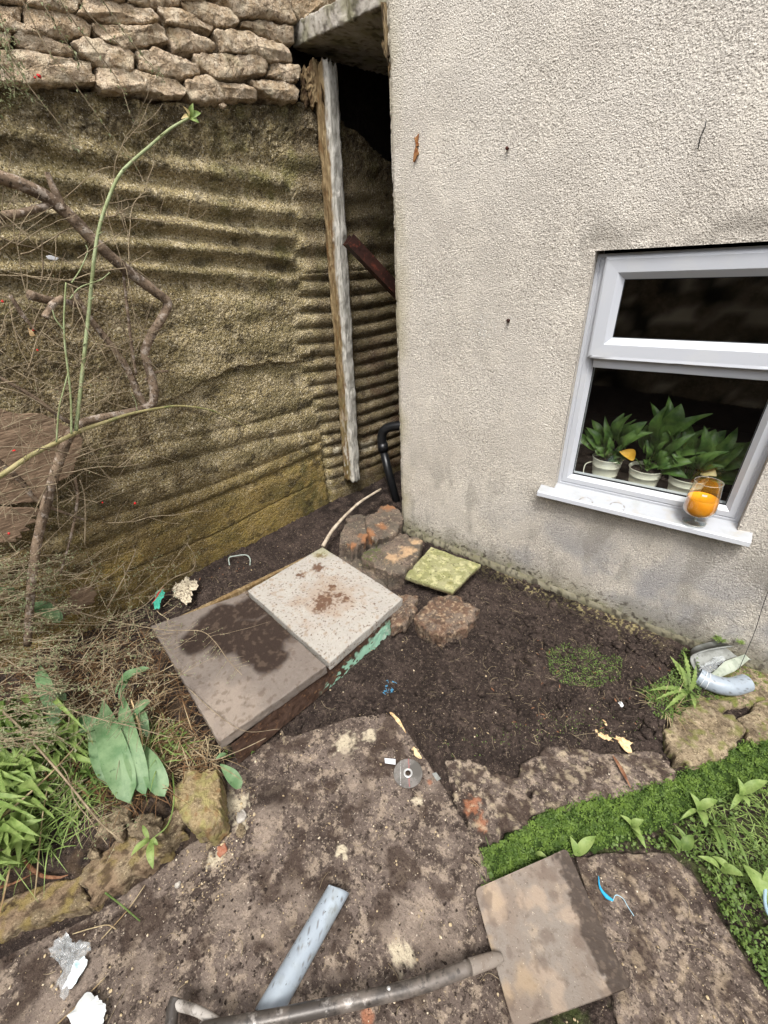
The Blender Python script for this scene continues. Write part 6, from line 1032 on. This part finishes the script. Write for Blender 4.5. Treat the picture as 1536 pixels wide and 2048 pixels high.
# overhanging drooping shoots, top left
ov = thing('drooping_twigs', 'thin leafy shoots hanging in from the top left corner before the dry stones', 'shrub', lw(60, 20, .6)); tw = Acc(); lf = Acc()
for pts in ([(30, -30), (95, 100), (150, 170), (215, 260), (270, 330)], [(100, -30), (160, 60), (235, 160), (262, 235)], [(180, -40), (245, 60), (300, 130), (328, 160)], [(-30, 40), (20, 110), (60, 175), (120, 250), (160, 310)], [(60, -40), (110, 50), (140, 95), (165, 130)], [(-40, 90), (0, 130), (40, 180), (90, 215)], [(-20, -20), (10, 60), (25, 130), (30, 200)], [(140, -40), (170, 20), (240, 90)], [(-40, 150), (10, 165), (40, 210)]):
    P = spline([lw(a_[0], a_[1], .60) for a_ in pts], 8); V, Fc = tube(P, [.0022, .0009], 5); tw.add(V, Fc)
    for p in P[::1]:
        for _ in range(rs.poisson(1.3)): b = p+rs.normal(0, .004, 3); V, Fc = leaf(b, b+nz(rs.normal(0, 1, 3)+[0, 0, -.3])*.014*rs.uniform(.5, 1.2), .006, n=2); lf.add(V, Fc)
q = inpoly([(-40, 30), (30, 60), (50, 120), (60, 180), (20, 230), (-60, 230)], 260, 3)
for x, y in q: b = lw(x, y, .6+rs.uniform(-.05, .05)); V, Fc = leaf(b, b+nz(rs.normal(0, 1, 3))*.013, .006, n=2); lf.add(V, Fc)
tw.mk('twigs', m_twig, ov, kind='stuff'); lf.mk('leaves', m_lf_tiny, ov, kind='stuff')
mk('berry', *pebbles([lw(78, 152, .61)], [.006], 3, 1.), m_red, ov)
# low spreading shrub, lower left
lo = thing('spreading_shrub', 'low spreading twiggy shrub with short leafy spurs over the left bed', 'shrub', g(0, 1400, .05)); tw = Acc(); lf = Acc()
arch = [([(-30, 1035), (30, 1100), (60, 1160), (110, 1208), (160, 1225), (230, 1243), (330, 1260), (400, 1262), (430, 1284), (456, 1320), (484, 1350)], .0030, .16), ([(-30, 1290), (50, 1345), (130, 1412), (200, 1438), (260, 1452), (340, 1475)], .0030, .22), ([(-30, 1395), (25, 1440), (72, 1492), (125, 1552), (170, 1608), (205, 1650), (245, 1682)], .0048, .20), ([(-30, 1246), (80, 1248), (200, 1250), (300, 1248)], .0014, .2), ([(-30, 1330), (60, 1318), (150, 1322), (260, 1330)], .0016, .22),
        ([(20, 1480), (120, 1530), (150, 1600), (180, 1640), (215, 1690)], .0026, .1), ([(215, 1215), (240, 1170), (262, 1125), (272, 1100)], .0040, .10), ([(130, 1170), (200, 1125), (275, 1098)], .0016, .2), ([(245, 1232), (290, 1210), (340, 1160), (384, 1140), (390, 1115), (374, 1086)], .0034, .08), ([(372, 1372), (430, 1425), (490, 1462), (560, 1458)], .0016, .075), ([(365, 1480), (418, 1518), (470, 1505), (532, 1476)], .0030, .01), ([(440, 1270), (500, 1255), (536, 1244)], .0008, .07),
        ([(150, 1400), (140, 1500), (150, 1580), (190, 1640)], .0024, .06), ([(230, 1440), (240, 1500), (232, 1560)], .0016, .12), ([(-20, 1500), (60, 1480), (150, 1420), (230, 1390)], .0016, .2), ([(60, 1160), (150, 1150), (200, 1180), (140, 1160)], .0012, .2), ([(40, 1155), (90, 1150), (135, 1190)], .0016, .2)]
for pts, r, z in arch:
    P = spline([gw(x, y, z, .12+z*.6) for i, (x, y) in enumerate(pts)], 10); V, Fc = tube(P, [r, r*.45], 6, rough=.2); tw.add(V, Fc)
    if r >= .0026 and z > .07:
        for i in range(2, len(P)-2):
            if rs.rand() < .6: d = nz(np.cross(P[i+1]-P[i-1], UP))*(1 if rs.rand() < .5 else -1)+nz(P[i+1]-P[i-1])*.5; twig(P[i], d, rs.uniform(.03, .09), .0011, 0, tw, lf, .9, rs, .15, 0, .007)
for i in range(260):
    x, y = rs.uniform(-60, 90), rs.uniform(1110, 1490); of_ = rs.uniform(.12, .32); p = gw(x, y, rs.uniform(.16, .34), of_); L_ = rs.uniform(.06, .17); d = gw(x+100, y+rs.uniform(-30, 25), .2, of_)-gw(x, y, .2, of_); twig(p, d, L_, .0019, 1, tw, lf, 1.6, rs, .12, 0, .011)
for i in range(270):
    x, y = rs.uniform(-20, 350), rs.uniform(1120, 1440); p = gw(x, y, rs.uniform(.05, .24), rs.uniform(.05, .28)); a_ = rs.uniform(0, 6.28); twig(p, (math.cos(a_), math.sin(a_), rs.uniform(-.2, .4)), rs.uniform(.06, .22), rs.uniform(.0011, .0024), 2, tw, lf, .6, rs, .22, 0, .010)
tw.mk('twigs', m_twig, lo, kind='stuff'); lf.mk('leaves', m_lf_tiny, lo, kind='stuff')
a = Acc()
P = np.array([lw(x, y, .09) for x, y in ((92, 512), (100, 510), (118, 516), (112, 521), (96, 518))]); solid('white_flake', P, (1, -.3, .4), .004, m_tab, rr=.001, res=.003, seed=2, label='small white flake caught among the upper twigs on the left', cat='litter')
P = np.array([lw(x, y, .3) for x, y in ((55, 655), (65, 662), (72, 672), (60, 672))]); solid('dead_leaf', P, (1, -.3, .4), .002, m_cream, rr=.001, res=.003, seed=2, label='small pinkish buff dead leaf caught in the shrub', cat='dead leaf')
P = np.array([lw(x, y, .04) for x, y in ((438, 208), (446, 204), (454, 210), (447, 216))]); solid('stone_chip', P, (1, 0, 1), .01, m_lime, rr=.003, res=.003, seed=2, label='small pale chip on the ledge under the dry stones', cat='stone chip', tintf=lambda V: np.zeros((len(V), 4)))
